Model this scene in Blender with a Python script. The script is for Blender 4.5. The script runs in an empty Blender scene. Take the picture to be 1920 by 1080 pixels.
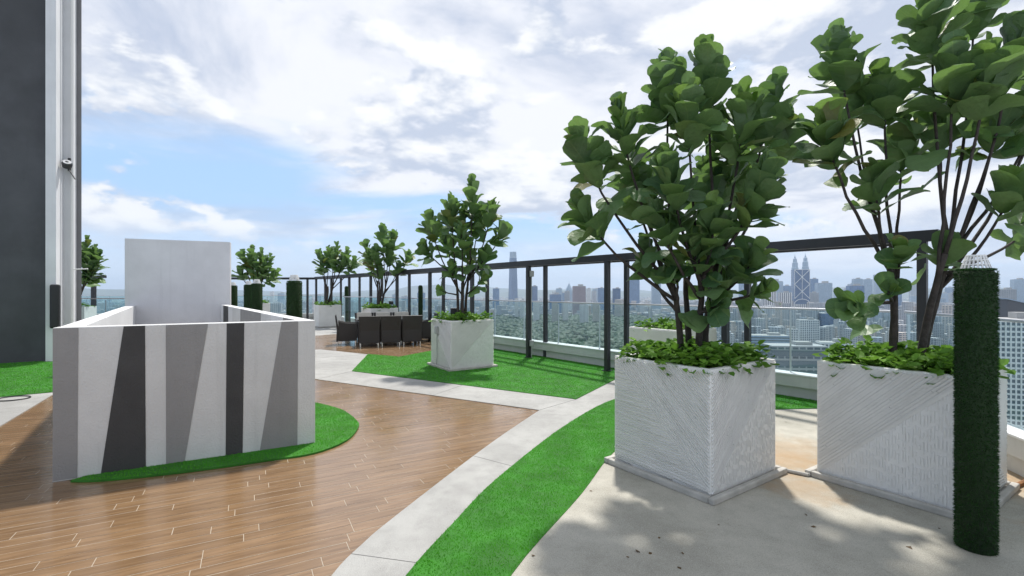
import bpy, bmesh, math, random
import numpy as np
from mathutils import Vector, Matrix
from mathutils.geometry import tessellate_polygon

random.seed(7)
rng = np.random.default_rng(7)
SC = bpy.context.scene
COL = SC.collection
R = math.radians
PI = math.pi

# ------------------------------------------------------------------ camera, sky, sun, exposure
F, CX, HY, EYE = 900.0, 960.0, 545.0, 1.6          # focal length and horizon of the photograph, eye height in metres
cam_d = bpy.data.cameras.new('camera')
cam = bpy.data.objects.new('camera', cam_d)
COL.objects.link(cam)
cam.location = (0, 0, EYE)
cam.rotation_euler = (R(90), 0, 0)
cam_d.sensor_width = 36
cam_d.lens = F / 1920 * 36
cam_d.shift_y = 5 / 1920
cam_d.clip_start = 0.05
cam_d.clip_end = 60000
SC.camera = cam

SUN_AZ, SUN_EL = R(13), R(62)                      # azimuth from +Y towards +X
sdir = Vector((math.sin(SUN_AZ) * math.cos(SUN_EL), math.cos(SUN_AZ) * math.cos(SUN_EL), math.sin(SUN_EL)))
sun_d = bpy.data.lights.new('sun', 'SUN')
sun = bpy.data.objects.new('sun', sun_d)
COL.objects.link(sun)
sun_d.energy = 2.7
sun_d.angle = R(3.2)
sun_d.color = (1.0, 0.96, 0.9)
sun.rotation_euler = (-sdir).to_track_quat('-Z', 'Y').to_euler()

SC.view_settings.view_transform = 'Standard'
SC.view_settings.look = 'None'
SC.view_settings.gamma = 1
SC.view_settings.use_curve_mapping = False
SC.view_settings.exposure = 0.88
SC.cycles.use_denoising = True
SC.cycles.max_bounces = 8
SC.cycles.transparent_max_bounces = 24
SC.cycles.volume_bounces = 0
SC.cycles.caustics_reflective = False
SC.cycles.caustics_refractive = False


class N:
    """small node-tree helper"""
    def __init__(self, tree):
        self.t = tree

    def new(self, typ, **kw):
        n = self.t.nodes.new(typ)
        for k, v in kw.items():
            setattr(n, k, v)
        return n

    def link(self, a, b):
        self.t.links.new(a, b)

    def put(self, sock, v):
        if isinstance(v, bpy.types.NodeSocket):
            self.link(v, sock)
        else:
            sock.default_value = v

    def math(self, op, a, b=None, c=None, clamp=False):
        n = self.new('ShaderNodeMath', operation=op, use_clamp=clamp)
        for i, v in enumerate((a, b, c)):
            if v is not None:
                self.put(n.inputs[i], v)
        return n.outputs[0]

    def vmath(self, op, a, b=None):
        n = self.new('ShaderNodeVectorMath', operation=op)
        self.put(n.inputs[0], a)
        if b is not None:
            self.put(n.inputs[1], b)
        return n.outputs[0]

    def mix(self, f, a, b, mode='MIX'):
        n = self.new('ShaderNodeMix', data_type='RGBA', blend_type=mode)
        n.clamp_factor = True
        self.put(n.inputs[0], f)
        self.put(n.inputs[6], a if not isinstance(a, tuple) else (*a, 1)[:4])
        self.put(n.inputs[7], b if not isinstance(b, tuple) else (*b, 1)[:4])
        return n.outputs[2]

    def ramp(self, f, p0, p1, v0=0.0, v1=1.0):
        n = self.new('ShaderNodeMapRange', interpolation_type='SMOOTHSTEP')
        self.put(n.inputs[0], f)
        for i, v in zip((1, 2, 3, 4), (p0, p1, v0, v1)):
            n.inputs[i].default_value = v
        return n.outputs[0]

    def noise(self, vec, scale, detail=4, rough=0.55, out=0, dist=0.0):
        n = self.new('ShaderNodeTexNoise')
        if vec is not None:
            self.link(vec, n.inputs['Vector'])
        n.inputs['Scale'].default_value = scale
        n.inputs['Detail'].default_value = detail
        n.inputs['Roughness'].default_value = rough
        n.inputs['Distortion'].default_value = dist
        return n.outputs[out]

    def sep(self, v):
        n = self.new('ShaderNodeSeparateXYZ')
        self.link(v, n.inputs[0])
        return n.outputs

    def comb(self, x, y, z):
        n = self.new('ShaderNodeCombineXYZ')
        for i, v in enumerate((x, y, z)):
            self.put(n.inputs[i], v)
        return n.outputs[0]


SKY_OFF, CUM_OFF = (8.3, 8.5, 0.0), (0.0, 0.0, 0.0)


def build_world():
    w = bpy.data.worlds.new('World')
    SC.world = w
    w.use_nodes = True
    t = w.node_tree
    t.nodes.clear()
    n = N(t)
    out = n.new('ShaderNodeOutputWorld')
    bg = n.new('ShaderNodeBackground')
    n.link(bg.outputs[0], out.inputs[0])
    sky = n.new('ShaderNodeTexSky', sky_type='NISHITA')
    sky.sun_disc = False
    sky.sun_elevation = SUN_EL
    sky.sun_rotation = SUN_AZ
    sky.air_density = 1.0
    sky.dust_density = 0.6
    sky.ozone_density = 2.0
    d = n.vmath('NORMALIZE', n.new('ShaderNodeTexCoord').outputs['Generated'])
    x, y, z = n.sep(d)
    zc = n.math('MAXIMUM', z, 0.0)
    k = n.math('DIVIDE', 1.0, n.math('ADD', zc, 0.13))
    p = n.comb(n.math('MULTIPLY', x, k), n.math('MULTIPLY', y, k), n.math('MULTIPLY', zc, 1.2))
    # broad sheet of high cloud, thinner low down and towards -X
    big = n.noise(n.vmath('ADD', p, SKY_OFF), 0.50, 8, 0.54, dist=0.45)
    bias = n.math('ADD', n.math('MULTIPLY', x, 0.13), n.math('MULTIPLY', n.ramp(zc, 0.10, 0.30), 0.17))
    sheet = n.ramp(n.math('ADD', big, bias), 0.47, 0.62)
    # heaped clouds, white tops over grey-blue bellies
    q = n.comb(n.math('MULTIPLY', x, 3.4), n.math('MULTIPLY', y, 3.4), n.math('MULTIPLY', zc, 7.5))
    q = n.vmath('ADD', q, CUM_OFF)
    cu = n.noise(q, 1.0, 10, 0.55, dist=0.1)
    cuB = n.math('ADD', cu, n.math('MULTIPLY', x, 0.05))
    cum = n.math('MULTIPLY', n.ramp(cuB, 0.50, 0.565), n.ramp(zc, 0.04, 0.12))
    wisp = n.math('MULTIPLY', n.ramp(n.noise(n.comb(n.math('MULTIPLY', x, 2.0), n.math('MULTIPLY', y, 2.0), n.math('MULTIPLY', zc, 14.0)), 1.3, 5, 0.55), 0.40, 0.72), 0.6)
    cover = n.math('MAXIMUM', n.math('MAXIMUM', sheet, cum), wisp)
    # grey bellies against white crowns
    shade = n.noise(n.vmath('ADD', p, (9.2, 1.3, 5.0)), 1.0, 8, 0.58, dist=0.4)
    white = n.mix(n.ramp(shade, 0.38, 0.58), (2.7, 3.05, 3.85), (4.95, 5.0, 5.25))
    above = n.noise(n.vmath('ADD', q, (0.0, 0.0, 0.28)), 1.0, 10, 0.55, dist=0.1)
    lit = n.ramp(n.math('SUBTRACT', cu, above), -0.06, 0.09)
    heap = n.mix(lit, (2.85, 3.2, 3.95), (5.4, 5.4, 5.4))
    white = n.mix(n.math('MULTIPLY', cum, 0.9), white, heap)
    blue = n.mix(0.85, sky.outputs[0], (2.2, 3.4, 5.1))
    colr = n.mix(n.math('MULTIPLY', cover, 0.96), blue, white)
    haze = n.ramp(z, 0.0, 0.16, 0.8, 0.0)
    colr = n.mix(haze, colr, (4.1, 4.6, 5.4))
    n.link(colr, bg.inputs[0])
    bg.inputs[1].default_value = 0.108


build_world()

# ------------------------------------------------------------------ helpers
def tag(o, label=None, cat=None, group=None, kind=None):
    if label: o['label'] = label
    if cat: o['category'] = cat
    if group: o['group'] = group
    if kind: o['kind'] = kind
    return o


def empty(name, loc=(0, 0, 0), rz=0.0):
    o = bpy.data.objects.new(name, None)
    COL.objects.link(o)
    o.location = loc
    o.rotation_euler = (0, 0, rz)
    o.empty_display_size = 0.2
    return o


def link_mesh(name, me, parent=None, loc=(0, 0, 0), rot=(0, 0, 0)):
    o = bpy.data.objects.new(name, me)
    COL.objects.link(o)
    o.location = loc
    o.rotation_euler = rot
    if parent is not None:
        o.parent = parent
    return o


def copy_tree(o, parent=None):
    c = o.copy()
    COL.objects.link(c)
    c.parent = parent
    for ch in [k for k in o.children]:
        copy_tree(ch, c)
    return c


def G(px, py):
    """the point of the terrace floor seen at a place in the photograph"""
    d = EYE * F / (py - HY)
    return ((px - CX) / F * d, d)


def at(px, py, d):
    return Vector(((px - CX) / F * d, d, EYE - (py - HY) / F * d))


class MB:
    def __init__(self):
        self.v, self.f = [], []

    def add(self, vs, fs):
        k = len(self.v)
        self.v += [tuple(p) for p in vs]
        self.f += [tuple(i + k for i in q) for q in fs]
        return self

    def box(self, c, s, rz=0.0, m=None, taper=1.0):
        hx, hy, hz = s[0] / 2, s[1] / 2, s[2] / 2
        ca, sa = math.cos(rz), math.sin(rz)
        vs = []
        for z in (-hz, hz):
            k = taper if z > 0 else 1.0
            for x, y in ((-hx, -hy), (hx, -hy), (hx, hy), (-hx, hy)):
                x, y = x * k, y * k
                p = Vector((c[0] + x * ca - y * sa, c[1] + x * sa + y * ca, c[2] + z))
                vs.append(m @ p if m else p)
        return self.add(vs, [(3, 2, 1, 0), (4, 5, 6, 7), (0, 1, 5, 4), (1, 2, 6, 5), (2, 3, 7, 6), (3, 0, 4, 7)])

    def bar(self, a, b, w, h, up=Vector((0, 0, 1))):
        a, b = Vector(a), Vector(b)
        d = (b - a).normalized()
        s = d.cross(up)
        if s.length < 1e-4:
            s = d.cross(Vector((0, 1, 0)))
        s.normalize()
        u = s.cross(d).normalized()
        s, u = s * w / 2, u * h / 2
        vs = [a - s - u, a + s - u, a + s + u, a - s + u, b - s - u, b + s - u, b + s + u, b - s + u]
        return self.add(vs, [(0, 3, 2, 1), (4, 5, 6, 7), (0, 1, 5, 4), (1, 2, 6, 5), (2, 3, 7, 6), (3, 0, 4, 7)])

    def prism(self, poly, z0, z1):
        n = len(poly)
        area = sum(poly[i][0] * poly[(i + 1) % n][1] - poly[(i + 1) % n][0] * poly[i][1] for i in range(n))
        if area < 0:
            poly = poly[::-1]
        vs = [(x, y, z0) for x, y in poly] + [(x, y, z1) for x, y in poly]
        tri = tessellate_polygon([[Vector((x, y, 0)) for x, y in poly]])
        fs = []
        for a, b, c in tri:
            A, B, Cc = poly[a], poly[b], poly[c]
            s = (B[0] - A[0]) * (Cc[1] - A[1]) - (B[1] - A[1]) * (Cc[0] - A[0])
            if s < 0:
                b, c = c, b
            fs.append((a + n, b + n, c + n))
            fs.append((c, b, a))
        fs += [(i, (i + 1) % n, (i + 1) % n + n, i + n) for i in range(n)]
        return self.add(vs, fs)

    def tube(self, pts, rad, n=8, cap=True):
        pts = [Vector(p) for p in pts]
        if not hasattr(rad, '__len__'):
            rad = [rad] * len(pts)
        k0 = len(self.v)
        u = None
        for i, p in enumerate(pts):
            d = (pts[min(i + 1, len(pts) - 1)] - pts[max(i - 1, 0)]).normalized()
            if u is None:
                u = d.orthogonal().normalized()
            u = (u - d * u.dot(d)).normalized()
            w = d.cross(u)
            for j in range(n):
                a = 2 * PI * j / n
                self.v.append(tuple(p + (u * math.cos(a) + w * math.sin(a)) * rad[i]))
        for i in range(len(pts) - 1):
            for j in range(n):
                a, b = k0 + i * n + j, k0 + i * n + (j + 1) % n
                self.f.append((a, b, b + n, a + n))
        if cap:
            self.f.append(tuple(k0 + j for j in range(n))[::-1])
            self.f.append(tuple(k0 + (len(pts) - 1) * n + j for j in range(n)))
        return self

    def lathe(self, prof, c=(0, 0, 0), n=24, cap=True):
        k0 = len(self.v)
        for r, z in prof:
            for j in range(n):
                a = 2 * PI * j / n
                self.v.append((c[0] + r * math.cos(a), c[1] + r * math.sin(a), c[2] + z))
        for i in range(len(prof) - 1):
            for j in range(n):
                a, b = k0 + i * n + j, k0 + i * n + (j + 1) % n
                self.f.append((a, b, b + n, a + n))
        if cap:
            self.f.append(tuple(k0 + j for j in range(n))[::-1])
            self.f.append(tuple(k0 + (len(prof) - 1) * n + j for j in range(n)))
        return self

    def mesh(self, name, mat, smooth=False):
        me = bpy.data.meshes.new(name)
        me.from_pydata(self.v, [], self.f)
        if mat:
            me.materials.append(mat)
        if smooth:
            me.polygons.foreach_set('use_smooth', [True] * len(me.polygons))
        me.update()
        return me

    def build(self, name, mat, parent=None, smooth=False, bevel=0.0, loc=(0, 0, 0), rot=(0, 0, 0), kind=None):
        o = link_mesh(name, self.mesh(name, mat, smooth), parent, loc, rot)
        if bevel:
            b = o.modifiers.new('bevel', 'BEVEL')
            b.width = bevel
            b.segments = 2
            b.limit_method = 'ANGLE'
        if kind:
            o['kind'] = kind
        return o


def tri_mesh(name, V, mat, rnd=None, faces=None):
    """fast mesh of loose triangles (V: n x 3 x 3) or of given faces, with a 'rnd' value per face"""
    V = np.asarray(V, dtype=np.float32)
    n = len(V)
    me = bpy.data.meshes.new(name)
    me.vertices.add(n * 3)
    me.vertices.foreach_set('co', V.reshape(-1))
    me.loops.add(n * 3)
    me.loops.foreach_set('vertex_index', np.arange(n * 3, dtype=np.int32))
    me.polygons.add(n)
    me.polygons.foreach_set('loop_start', np.arange(0, n * 3, 3, dtype=np.int32))
    me.polygons.foreach_set('loop_total', np.full(n, 3, dtype=np.int32))
    if rnd is not None:
        a = me.attributes.new('rnd', 'FLOAT', 'FACE')
        a.data.foreach_set('value', np.asarray(rnd, dtype=np.float32))
    me.materials.append(mat)
    me.update(calc_edges=True)
    return me


# ------------------------------------------------------------------ materials
MATS = {}


def new_mat(name):
    m = bpy.data.materials.new(name)
    m.use_nodes = True
    t = m.node_tree
    t.nodes.clear()
    n = N(t)
    out = n.new('ShaderNodeOutputMaterial')
    return m, n, out


def simple(name, col, rough=0.6, var=0.0, vscale=3.0, bump=0.0, bscale=40.0, metal=0.0, spec=0.5, col2=None, coat=0.0, coords='Object', streak=0.0):
    """painted / plain material with tonal variation and fine relief"""
    m, n, out = new_mat(name)
    b = n.new('ShaderNodeBsdfPrincipled')
    n.link(b.outputs[0], out.inputs[0])
    co = n.new('ShaderNodeTexCoord').outputs[coords]
    b.inputs['Roughness'].default_value = rough
    b.inputs['Metallic'].default_value = metal
    b.inputs['Specular IOR Level'].default_value = spec
    b.inputs['Coat Weight'].default_value = coat
    if var or col2:
        c2 = col2 or tuple(c * (1 - var) for c in col)
        f = n.noise(co, vscale, 6, 0.62)
        c = n.mix(n.ramp(f, 0.32, 0.7), c2, col)
        if streak:      # rain streaks and scuffs
            st = n.noise(n.vmath('MULTIPLY', co, (9.0, 9.0, 0.55)), 1.0, 6, 0.65)
            c = n.mix(n.ramp(st, 0.52, 0.78, 0.0, streak), c, tuple(q * 0.6 for q in col))
            sc = n.noise(co, 26.0, 3, 0.7, dist=1.2)
            c = n.mix(n.ramp(sc, 0.70, 0.78, 0.0, streak * .8), c, tuple(q * 0.5 for q in col))
        n.link(c, b.inputs['Base Color'])
        n.link(n.ramp(n.noise(co, vscale * 2.3, 4), 0.2, 0.8, rough * 0.85, min(1, rough * 1.15)), b.inputs['Roughness'])
    else:
        b.inputs['Base Color'].default_value = (*col, 1)
    if bump:
        bp = n.new('ShaderNodeBump')
        bp.inputs['Strength'].default_value = bump
        bp.inputs['Distance'].default_value = 0.01
        n.link(n.noise(co, bscale, 5, 0.6), bp.inputs['Height'])
        n.link(bp.outputs[0], b.inputs['Normal'])
    MATS[name] = m
    return m


def concrete_mat(name, col, dark, rust=()):
    m, n, out = new_mat(name)
    b = n.new('ShaderNodeBsdfPrincipled')
    n.link(b.outputs[0], out.inputs[0])
    co = n.new('ShaderNodeTexCoord').outputs['Object']
    big = n.noise(co, 0.9, 7, 0.62, dist=0.4)
    c = n.mix(n.ramp(big, 0.34, 0.66), dark, col)
    mid = n.noise(co, 5.0, 6, 0.65)
    c = n.mix(n.ramp(mid, 0.4, 0.75, 0.0, 0.35), c, tuple(x * 0.72 for x in dark))
    grit = n.noise(co, 190.0, 2, 0.7)
    c = n.mix(n.ramp(grit, 0.54, 0.7, 0.0, 0.5), c, tuple(min(1, x * 1.45) for x in col))
    c = n.mix(n.ramp(grit, 0.46, 0.3, 0.0, 0.6), c, tuple(x * 0.42 for x in dark))
    blot = n.noise(co, 2.6, 3, 0.6, dist=0.8)
    c = n.mix(n.ramp(blot, 0.66, 0.74, 0.0, 0.35), c, tuple(x * 0.6 for x in dark))
    for (rx, ry, rr) in rust:
        vec = n.vmath('SUBTRACT', co, (rx, ry, 0.0))
        ln = n.new('ShaderNodeVectorMath', operation='LENGTH')
        n.link(vec, ln.inputs[0])
        dd = n.math('ADD', ln.outputs['Value'], n.math('MULTIPLY', n.math('SUBTRACT', n.noise(co, 6.0, 5, 0.6), 0.5), rr * 1.5))
        c = n.mix(n.ramp(dd, rr * 0.15, rr, 0.42, 0.0), c, (0.36, 0.21, 0.08))
    n.link(c, b.inputs['Base Color'])
    n.link(n.ramp(mid, 0.2, 0.8, 0.55, 0.85), b.inputs['Roughness'])
    bp = n.new('ShaderNodeBump')
    bp.inputs['Strength'].default_value = 0.35
    bp.inputs['Distance'].default_value = 0.006
    n.link(grit, bp.inputs['Height'])
    n.link(bp.outputs[0], b.inputs['Normal'])
    return m


def plank_mat(name, dx, dy, glob=False):
    """wood-look glazed tile; grain runs along local X"""
    m, n, out = new_mat(name)
    b = n.new('ShaderNodeBsdfPrincipled')
    n.link(b.outputs[0], out.inputs[0])
    co = n.new('ShaderNodeTexCoord').outputs['Object']
    if glob:
        x, y, z = n.sep(co)
        u = n.math('ADD', n.math('MULTIPLY', x, dx), n.math('MULTIPLY', y, dy))
        v = n.math('SUBTRACT', n.math('MULTIPLY', y, dx), n.math('MULTIPLY', x, dy))
        row = n.math('FLOOR', n.math('DIVIDE', v, 0.108))
        uo = n.math('ADD', u, n.math('MULTIPLY', row, 0.371))
        cell = n.math('FLOOR', n.math('DIVIDE', uo, 0.9))
        wn = n.new('ShaderNodeTexWhiteNoise', noise_dimensions='2D')
        n.link(n.comb(row, cell, 0.0), wn.inputs['Vector'])
        rnd = wn.outputs['Value']
        co = n.comb(u, v, 0.0)
        fr = n.math('FRACT', n.math('DIVIDE', v, 0.108))
        fu = n.math('FRACT', n.math('DIVIDE', uo, 0.9))
        joint = n.math('MAXIMUM', n.math('LESS_THAN', fr, 0.03), n.math('LESS_THAN', fu, 0.005))
    else:
        rnd = n.new('ShaderNodeObjectInfo').outputs['Random']
        joint = None
    off = n.vmath('ADD', co, n.comb(n.math('MULTIPLY', rnd, 37.0), n.math('MULTIPLY', rnd, 11.0), 0.0))
    g = n.noise(n.vmath('MULTIPLY', off, (1.6, 22.0, 1.0)), 1.6, 7, 0.62, dist=0.5)
    fine = n.noise(n.vmath('MULTIPLY', off, (5.0, 150.0, 1.0)), 1.0, 3, 0.6)
    c = n.mix(n.ramp(g, 0.28, 0.72), (0.160, 0.094, 0.046), (0.300, 0.190, 0.100))
    c = n.mix(n.math('MULTIPLY', fine, 0.35), c, (0.15, 0.08, 0.04))
    tone = n.mix(rnd, (0.90, 0.89, 0.88), (1.1, 1.1, 1.1))
    c = n.mix(1.0, c, tone, 'MULTIPLY')
    if joint is not None:
        c = n.mix(joint, c, (0.55, 0.5, 0.42))
    n.link(c, b.inputs['Base Color'])
    film = n.noise(co if glob else n.new('ShaderNodeNewGeometry').outputs['Position'], 1.3, 5, 0.6)
    n.link(n.ramp(film, 0.3, 0.7, 0.13, 0.27), b.inputs['Roughness'])
    b.inputs['Specular IOR Level'].default_value = 0.85
    bp = n.new('ShaderNodeBump')
    bp.inputs['Strength'].default_value = 0.10
    bp.inputs['Distance'].default_value = 0.003
    n.link(g, bp.inputs['Height'])
    n.link(bp.outputs[0], b.inputs['Normal'])
    return m


def blade_mat(name, c0, c1, trans=0.3):
    m, n, out = new_mat(name)
    a = n.new('ShaderNodeAttribute', attribute_name='rnd')
    co = n.new('ShaderNodeTexCoord').outputs['Object']
    patch = n.noise(co, 1.6, 5, 0.6)
    f = n.math('ADD', n.math('MULTIPLY', a.outputs['Fac'], 0.55), n.math('MULTIPLY', n.ramp(patch, 0.3, 0.7), 0.45))
    c = n.mix(f, c0, c1)
    d = n.new('ShaderNodeBsdfPrincipled')
    d.inputs['Roughness'].default_value = 0.55
    d.inputs['Specular IOR Level'].default_value = 0.25
    n.link(c, d.inputs['Base Color'])
    tr = n.new('ShaderNodeBsdfTranslucent')
    n.link(c, tr.inputs[0])
    mx = n.new('ShaderNodeMixShader')
    mx.inputs[0].default_value = trans
    n.link(d.outputs[0], mx.inputs[1])
    n.link(tr.outputs[0], mx.inputs[2])
    n.link(mx.outputs[0], out.inputs[0])
    return m


def leaf_mat(name, attr=False, young=False):
    m, n, out = new_mat(name)
    if attr:
        rnd = n.new('ShaderNodeAttribute', attribute_name='rnd').outputs['Fac']
    else:
        rnd = n.new('ShaderNodeObjectInfo').outputs['Random']
    if young:
        c = n.mix(rnd, (0.13, 0.25, 0.05), (0.21, 0.36, 0.07))
    else:
        c = n.mix(n.ramp(rnd, 0.0, 0.8), (0.068, 0.150, 0.064), (0.17, 0.30, 0.105))
        c = n.mix(n.ramp(rnd, 0.93, 0.98), c, (0.17, 0.15, 0.03))
    co = n.new('ShaderNodeTexCoord').outputs['Object']
    if not attr:
        x, y, z = n.sep(co)
        ax = n.math('ABSOLUTE', x)
        rib = n.ramp(ax, 0.004, 0.018, 1.0, 0.0)
        w = n.math('FRACT', n.math('MULTIPLY', n.math('SUBTRACT', y, n.math('MULTIPLY', ax, 0.9)), 8.5))
        vein = n.ramp(n.math('ABSOLUTE', n.math('SUBTRACT', w, 0.5)), 0.0, 0.07, 0.7, 0.0)
        f = n.math('MAXIMUM', rib, vein)
        c = n.mix(n.math('MULTIPLY', f, 0.55), c, (0.20, 0.29, 0.10))
        c = n.mix(n.math('MULTIPLY', n.ramp(n.noise(co, 9.0, 4, 0.6), 0.4, 0.75), 0.3), c, (0.03, 0.06, 0.02))
    geo = n.new('ShaderNodeNewGeometry')
    c = n.mix(n.math('MULTIPLY', geo.outputs['Backfacing'], 0.30), c, (0.15, 0.21, 0.10))
    d = n.new('ShaderNodeBsdfPrincipled')
    bp = n.new('ShaderNodeBump')
    bp.inputs['Strength'].default_value = 0.2 if attr else 0.45
    bp.inputs['Distance'].default_value = 0.02
    n.link(n.noise(co, 7.0 if not attr else 10.0, 4, 0.6, dist=0.6), bp.inputs['Height'])
    n.link(bp.outputs[0], d.inputs['Normal'])
    d.inputs['Roughness'].default_value = 0.45
    d.inputs['Specular IOR Level'].default_value = 0.55
    n.link(c, d.inputs['Base Color'])
    tr = n.new('ShaderNodeBsdfTranslucent')
    n.link(n.mix(0.5, c, (0.16, 0.30, 0.03)), tr.inputs[0])
    mx = n.new('ShaderNodeMixShader')
    mx.inputs[0].default_value = 0.38
    n.link(d.outputs[0], mx.inputs[1])
    n.link(tr.outputs[0], mx.inputs[2])
    n.link(mx.outputs[0], out.inputs[0])
    return m


def glass_mat(name, tint, refl=1.0):
    m, n, out = new_mat(name)
    tr = n.new('ShaderNodeBsdfTransparent')
    tr.inputs[0].default_value = (*tint, 1)
    gl = n.new('ShaderNodeBsdfGlossy')
    gl.inputs['Roughness'].default_value = 0.01
    gl.inputs['Color'].default_value = (0.9, 0.95, 0.95, 1)
    geo = n.new('ShaderNodeNewGeometry')
    dt = n.new('ShaderNodeVectorMath', operation='DOT_PRODUCT')
    n.link(geo.outputs['Normal'], dt.inputs[0])
    n.link(geo.outputs['Incoming'], dt.inputs[1])
    inv = n.math('SUBTRACT', 1.0, n.math('ABSOLUTE', dt.outputs['Value']), clamp=True)
    fr = n.math('ADD', 0.035, n.math('MULTIPLY', n.math('POWER', inv, 5.0), 0.9))
    mx = n.new('ShaderNodeMixShader')
    n.link(n.math('MULTIPLY', fr, refl), mx.inputs[0])
    n.link(tr.outputs[0], mx.inputs[1])
    n.link(gl.outputs[0], mx.inputs[2])
    n.link(mx.outputs[0], out.inputs[0])
    return m


def facade_mat(name, wall, glass, px=4.0, pz=3.4, fx=0.62, fz=0.55, rough=0.35, attr=False, spandrel=None):
    """far facade: window grid in metres of the building's own axes, pieces too far away to tell apart"""
    m, n, out = new_mat(name)
    b = n.new('ShaderNodeBsdfPrincipled')
    n.link(b.outputs[0], out.inputs[0])
    co = n.new('ShaderNodeTexCoord').outputs['Object']
    x, y, z = n.sep(co)
    nrm = n.new('ShaderNodeTexCoord').outputs['Normal']
    nx, ny, nz = n.sep(nrm)
    side = n.math('GREATER_THAN', n.math('ABSOLUTE', nx), n.math('ABSOLUTE', ny))
    h = n.math('ADD', n.math('MULTIPLY', side, y), n.math('MULTIPLY', n.math('SUBTRACT', 1.0, side), x))
    fu = n.math('FRACT', n.math('DIVIDE', h, px))
    fv = n.math('FRACT', n.math('DIVIDE', z, pz))
    win = n.math('MULTIPLY', n.math('LESS_THAN', fu, fx), n.math('LESS_THAN', fv, fz))
    win = n.math('MULTIPLY', win, n.math('LESS_THAN', n.math('ABSOLUTE', nz), 0.5))
    if attr:
        a = n.new('ShaderNodeAttribute', attribute_name='rnd').outputs['Fac']
        cr = n.new('ShaderNodeValToRGB')
        n.link(a, cr.inputs[0])
        e = cr.color_ramp.elements
        e[0].position, e[0].color = 0.0, (0.45, 0.46, 0.47, 1)
        e[1].position, e[1].color = 1.0, (0.5, 0.42, 0.36, 1)
        for p, c4 in ((0.3, (0.34, 0.36, 0.38, 1)), (0.5, (0.56, 0.57, 0.58, 1)), (0.7, (0.2, 0.26, 0.32, 1)), (0.85, (0.55, 0.5, 0.45, 1))):
            k = e.new(p)
            k.color = c4
        wcol = cr.outputs[0]
    else:
        wn = n.noise(co, 0.03, 4, 0.6)
        wcol = n.mix(n.ramp(wn, 0.3, 0.7), tuple(c * 0.85 for c in wall), wall)
    cell = n.new('ShaderNodeTexWhiteNoise', noise_dimensions='3D')
    n.link(n.comb(n.math('FLOOR', n.math('DIVIDE', h, px)), n.math('FLOOR', n.math('DIVIDE', z, pz)), side), cell.inputs['Vector'])
    gcol = n.mix(n.math('MULTIPLY', cell.outputs['Value'], 0.45), glass, tuple(min(1, g * 2.2 + 0.02) for g in glass))
    n.link(n.mix(win, wcol, gcol), b.inputs['Base Color'])
    n.link(n.math('SUBTRACT', 0.75, n.math('MULTIPLY', win, 0.75 - rough)), b.inputs['Roughness'])
    return m


def wicker_mat():
    m, n, out = new_mat('wicker')
    b = n.new('ShaderNodeBsdfPrincipled')
    n.link(b.outputs[0], out.inputs[0])
    co = n.new('ShaderNodeTexCoord').outputs['Object']
    ck = n.new('ShaderNodeTexChecker')
    n.link(co, ck.inputs[0])
    ck.inputs['Scale'].default_value = 60
    c = n.mix(ck.outputs['Fac'], (0.018, 0.016, 0.015), (0.036, 0.031, 0.029))
    n.link(c, b.inputs['Base Color'])
    b.inputs['Roughness'].default_value = 0.5
    bp = n.new('ShaderNodeBump')
    bp.inputs['Strength'].default_value = 0.5
    bp.inputs['Distance'].default_value = 0.004
    n.link(ck.outputs['Fac'], bp.inputs['Height'])
    n.link(bp.outputs[0], b.inputs['Normal'])
    return m


WHITE = simple('white_render', (0.74, 0.74, 0.74), 0.75, 0.12, 1.3, 0.45, 55, streak=0.28)
PAINT_LIGHT = simple('light_wall_paint', (0.62, 0.62, 0.61), 0.75, 0.10, 2.0, 0.55, 60, streak=0.28)
PAINT_MID = simple('mid_grey_wall_paint', (0.27, 0.265, 0.262), 0.75, 0.10, 2.0, 0.55, 60, streak=0.28)
PAINT_DARK = simple('charcoal_wall_paint', (0.048, 0.047, 0.047), 0.7, 0.15, 2.0, 0.5, 60, streak=0.28)
TOWER_DARK = simple('tower_charcoal', (0.078, 0.082, 0.09), 0.7, 0.35, 0.6, 0.3, 45, streak=0.28)
TOWER_WHITE = simple('tower_white', (0.72, 0.73, 0.75), 0.7, 0.10, 1.0, 0.25, 45, streak=0.28)
TOWER_GREY = simple('tower_grey', (0.20, 0.20, 0.21), 0.7, 0.15, 1.0, 0.25, 45)
PARAPET = simple('parapet_render', (0.60, 0.60, 0.58), 0.8, 0.16, 1.4, 0.3, 40, streak=0.28)
PLANTER = simple('planter_white', (0.78, 0.77, 0.74), 0.5, 0.08, 4.0, 0.35, 90)
TRAY = simple('tray_concrete', (0.50, 0.48, 0.44), 0.7, 0.25, 6.0, 0.3, 80)
SOIL = simple('soil', (0.035, 0.026, 0.018), 0.95, 0.4, 20.0, 0.9, 60)
BARK = simple('bark', (0.060, 0.047, 0.040), 0.85, 0.5, 14.0, 0.8, 60)
STEEL = simple('charcoal_steel', (0.028, 0.029, 0.034), 0.45, 0.2, 5.0, 0.05, 60)
CHROME = simple('chrome', (0.8, 0.8, 0.8), 0.2, metal=1.0)
ALU = simple('brushed_aluminium', (0.55, 0.56, 0.58), 0.35, metal=0.9)
PLASTIC_W = simple('white_plastic', (0.75, 0.75, 0.74), 0.45)
PLASTIC_B = simple('black_plastic', (0.015, 0.015, 0.017), 0.5)
PLASTIC_G = simple('grey_plastic', (0.36, 0.36, 0.36), 0.5)
CUSHION = simple('cream_cushion', (0.60, 0.57, 0.50), 0.85, 0.08, 8.0, 0.3, 120)
TABLETOP = simple('dark_table_top', (0.04, 0.035, 0.033), 0.15)
PILLAR_CORE = simple('pillar_core', (0.012, 0.03, 0.008), 0.95)
GROUT = simple('cream_grout', (0.50, 0.44, 0.35), 0.7, 0.15, 8.0)
WICKER = wicker_mat()
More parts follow.
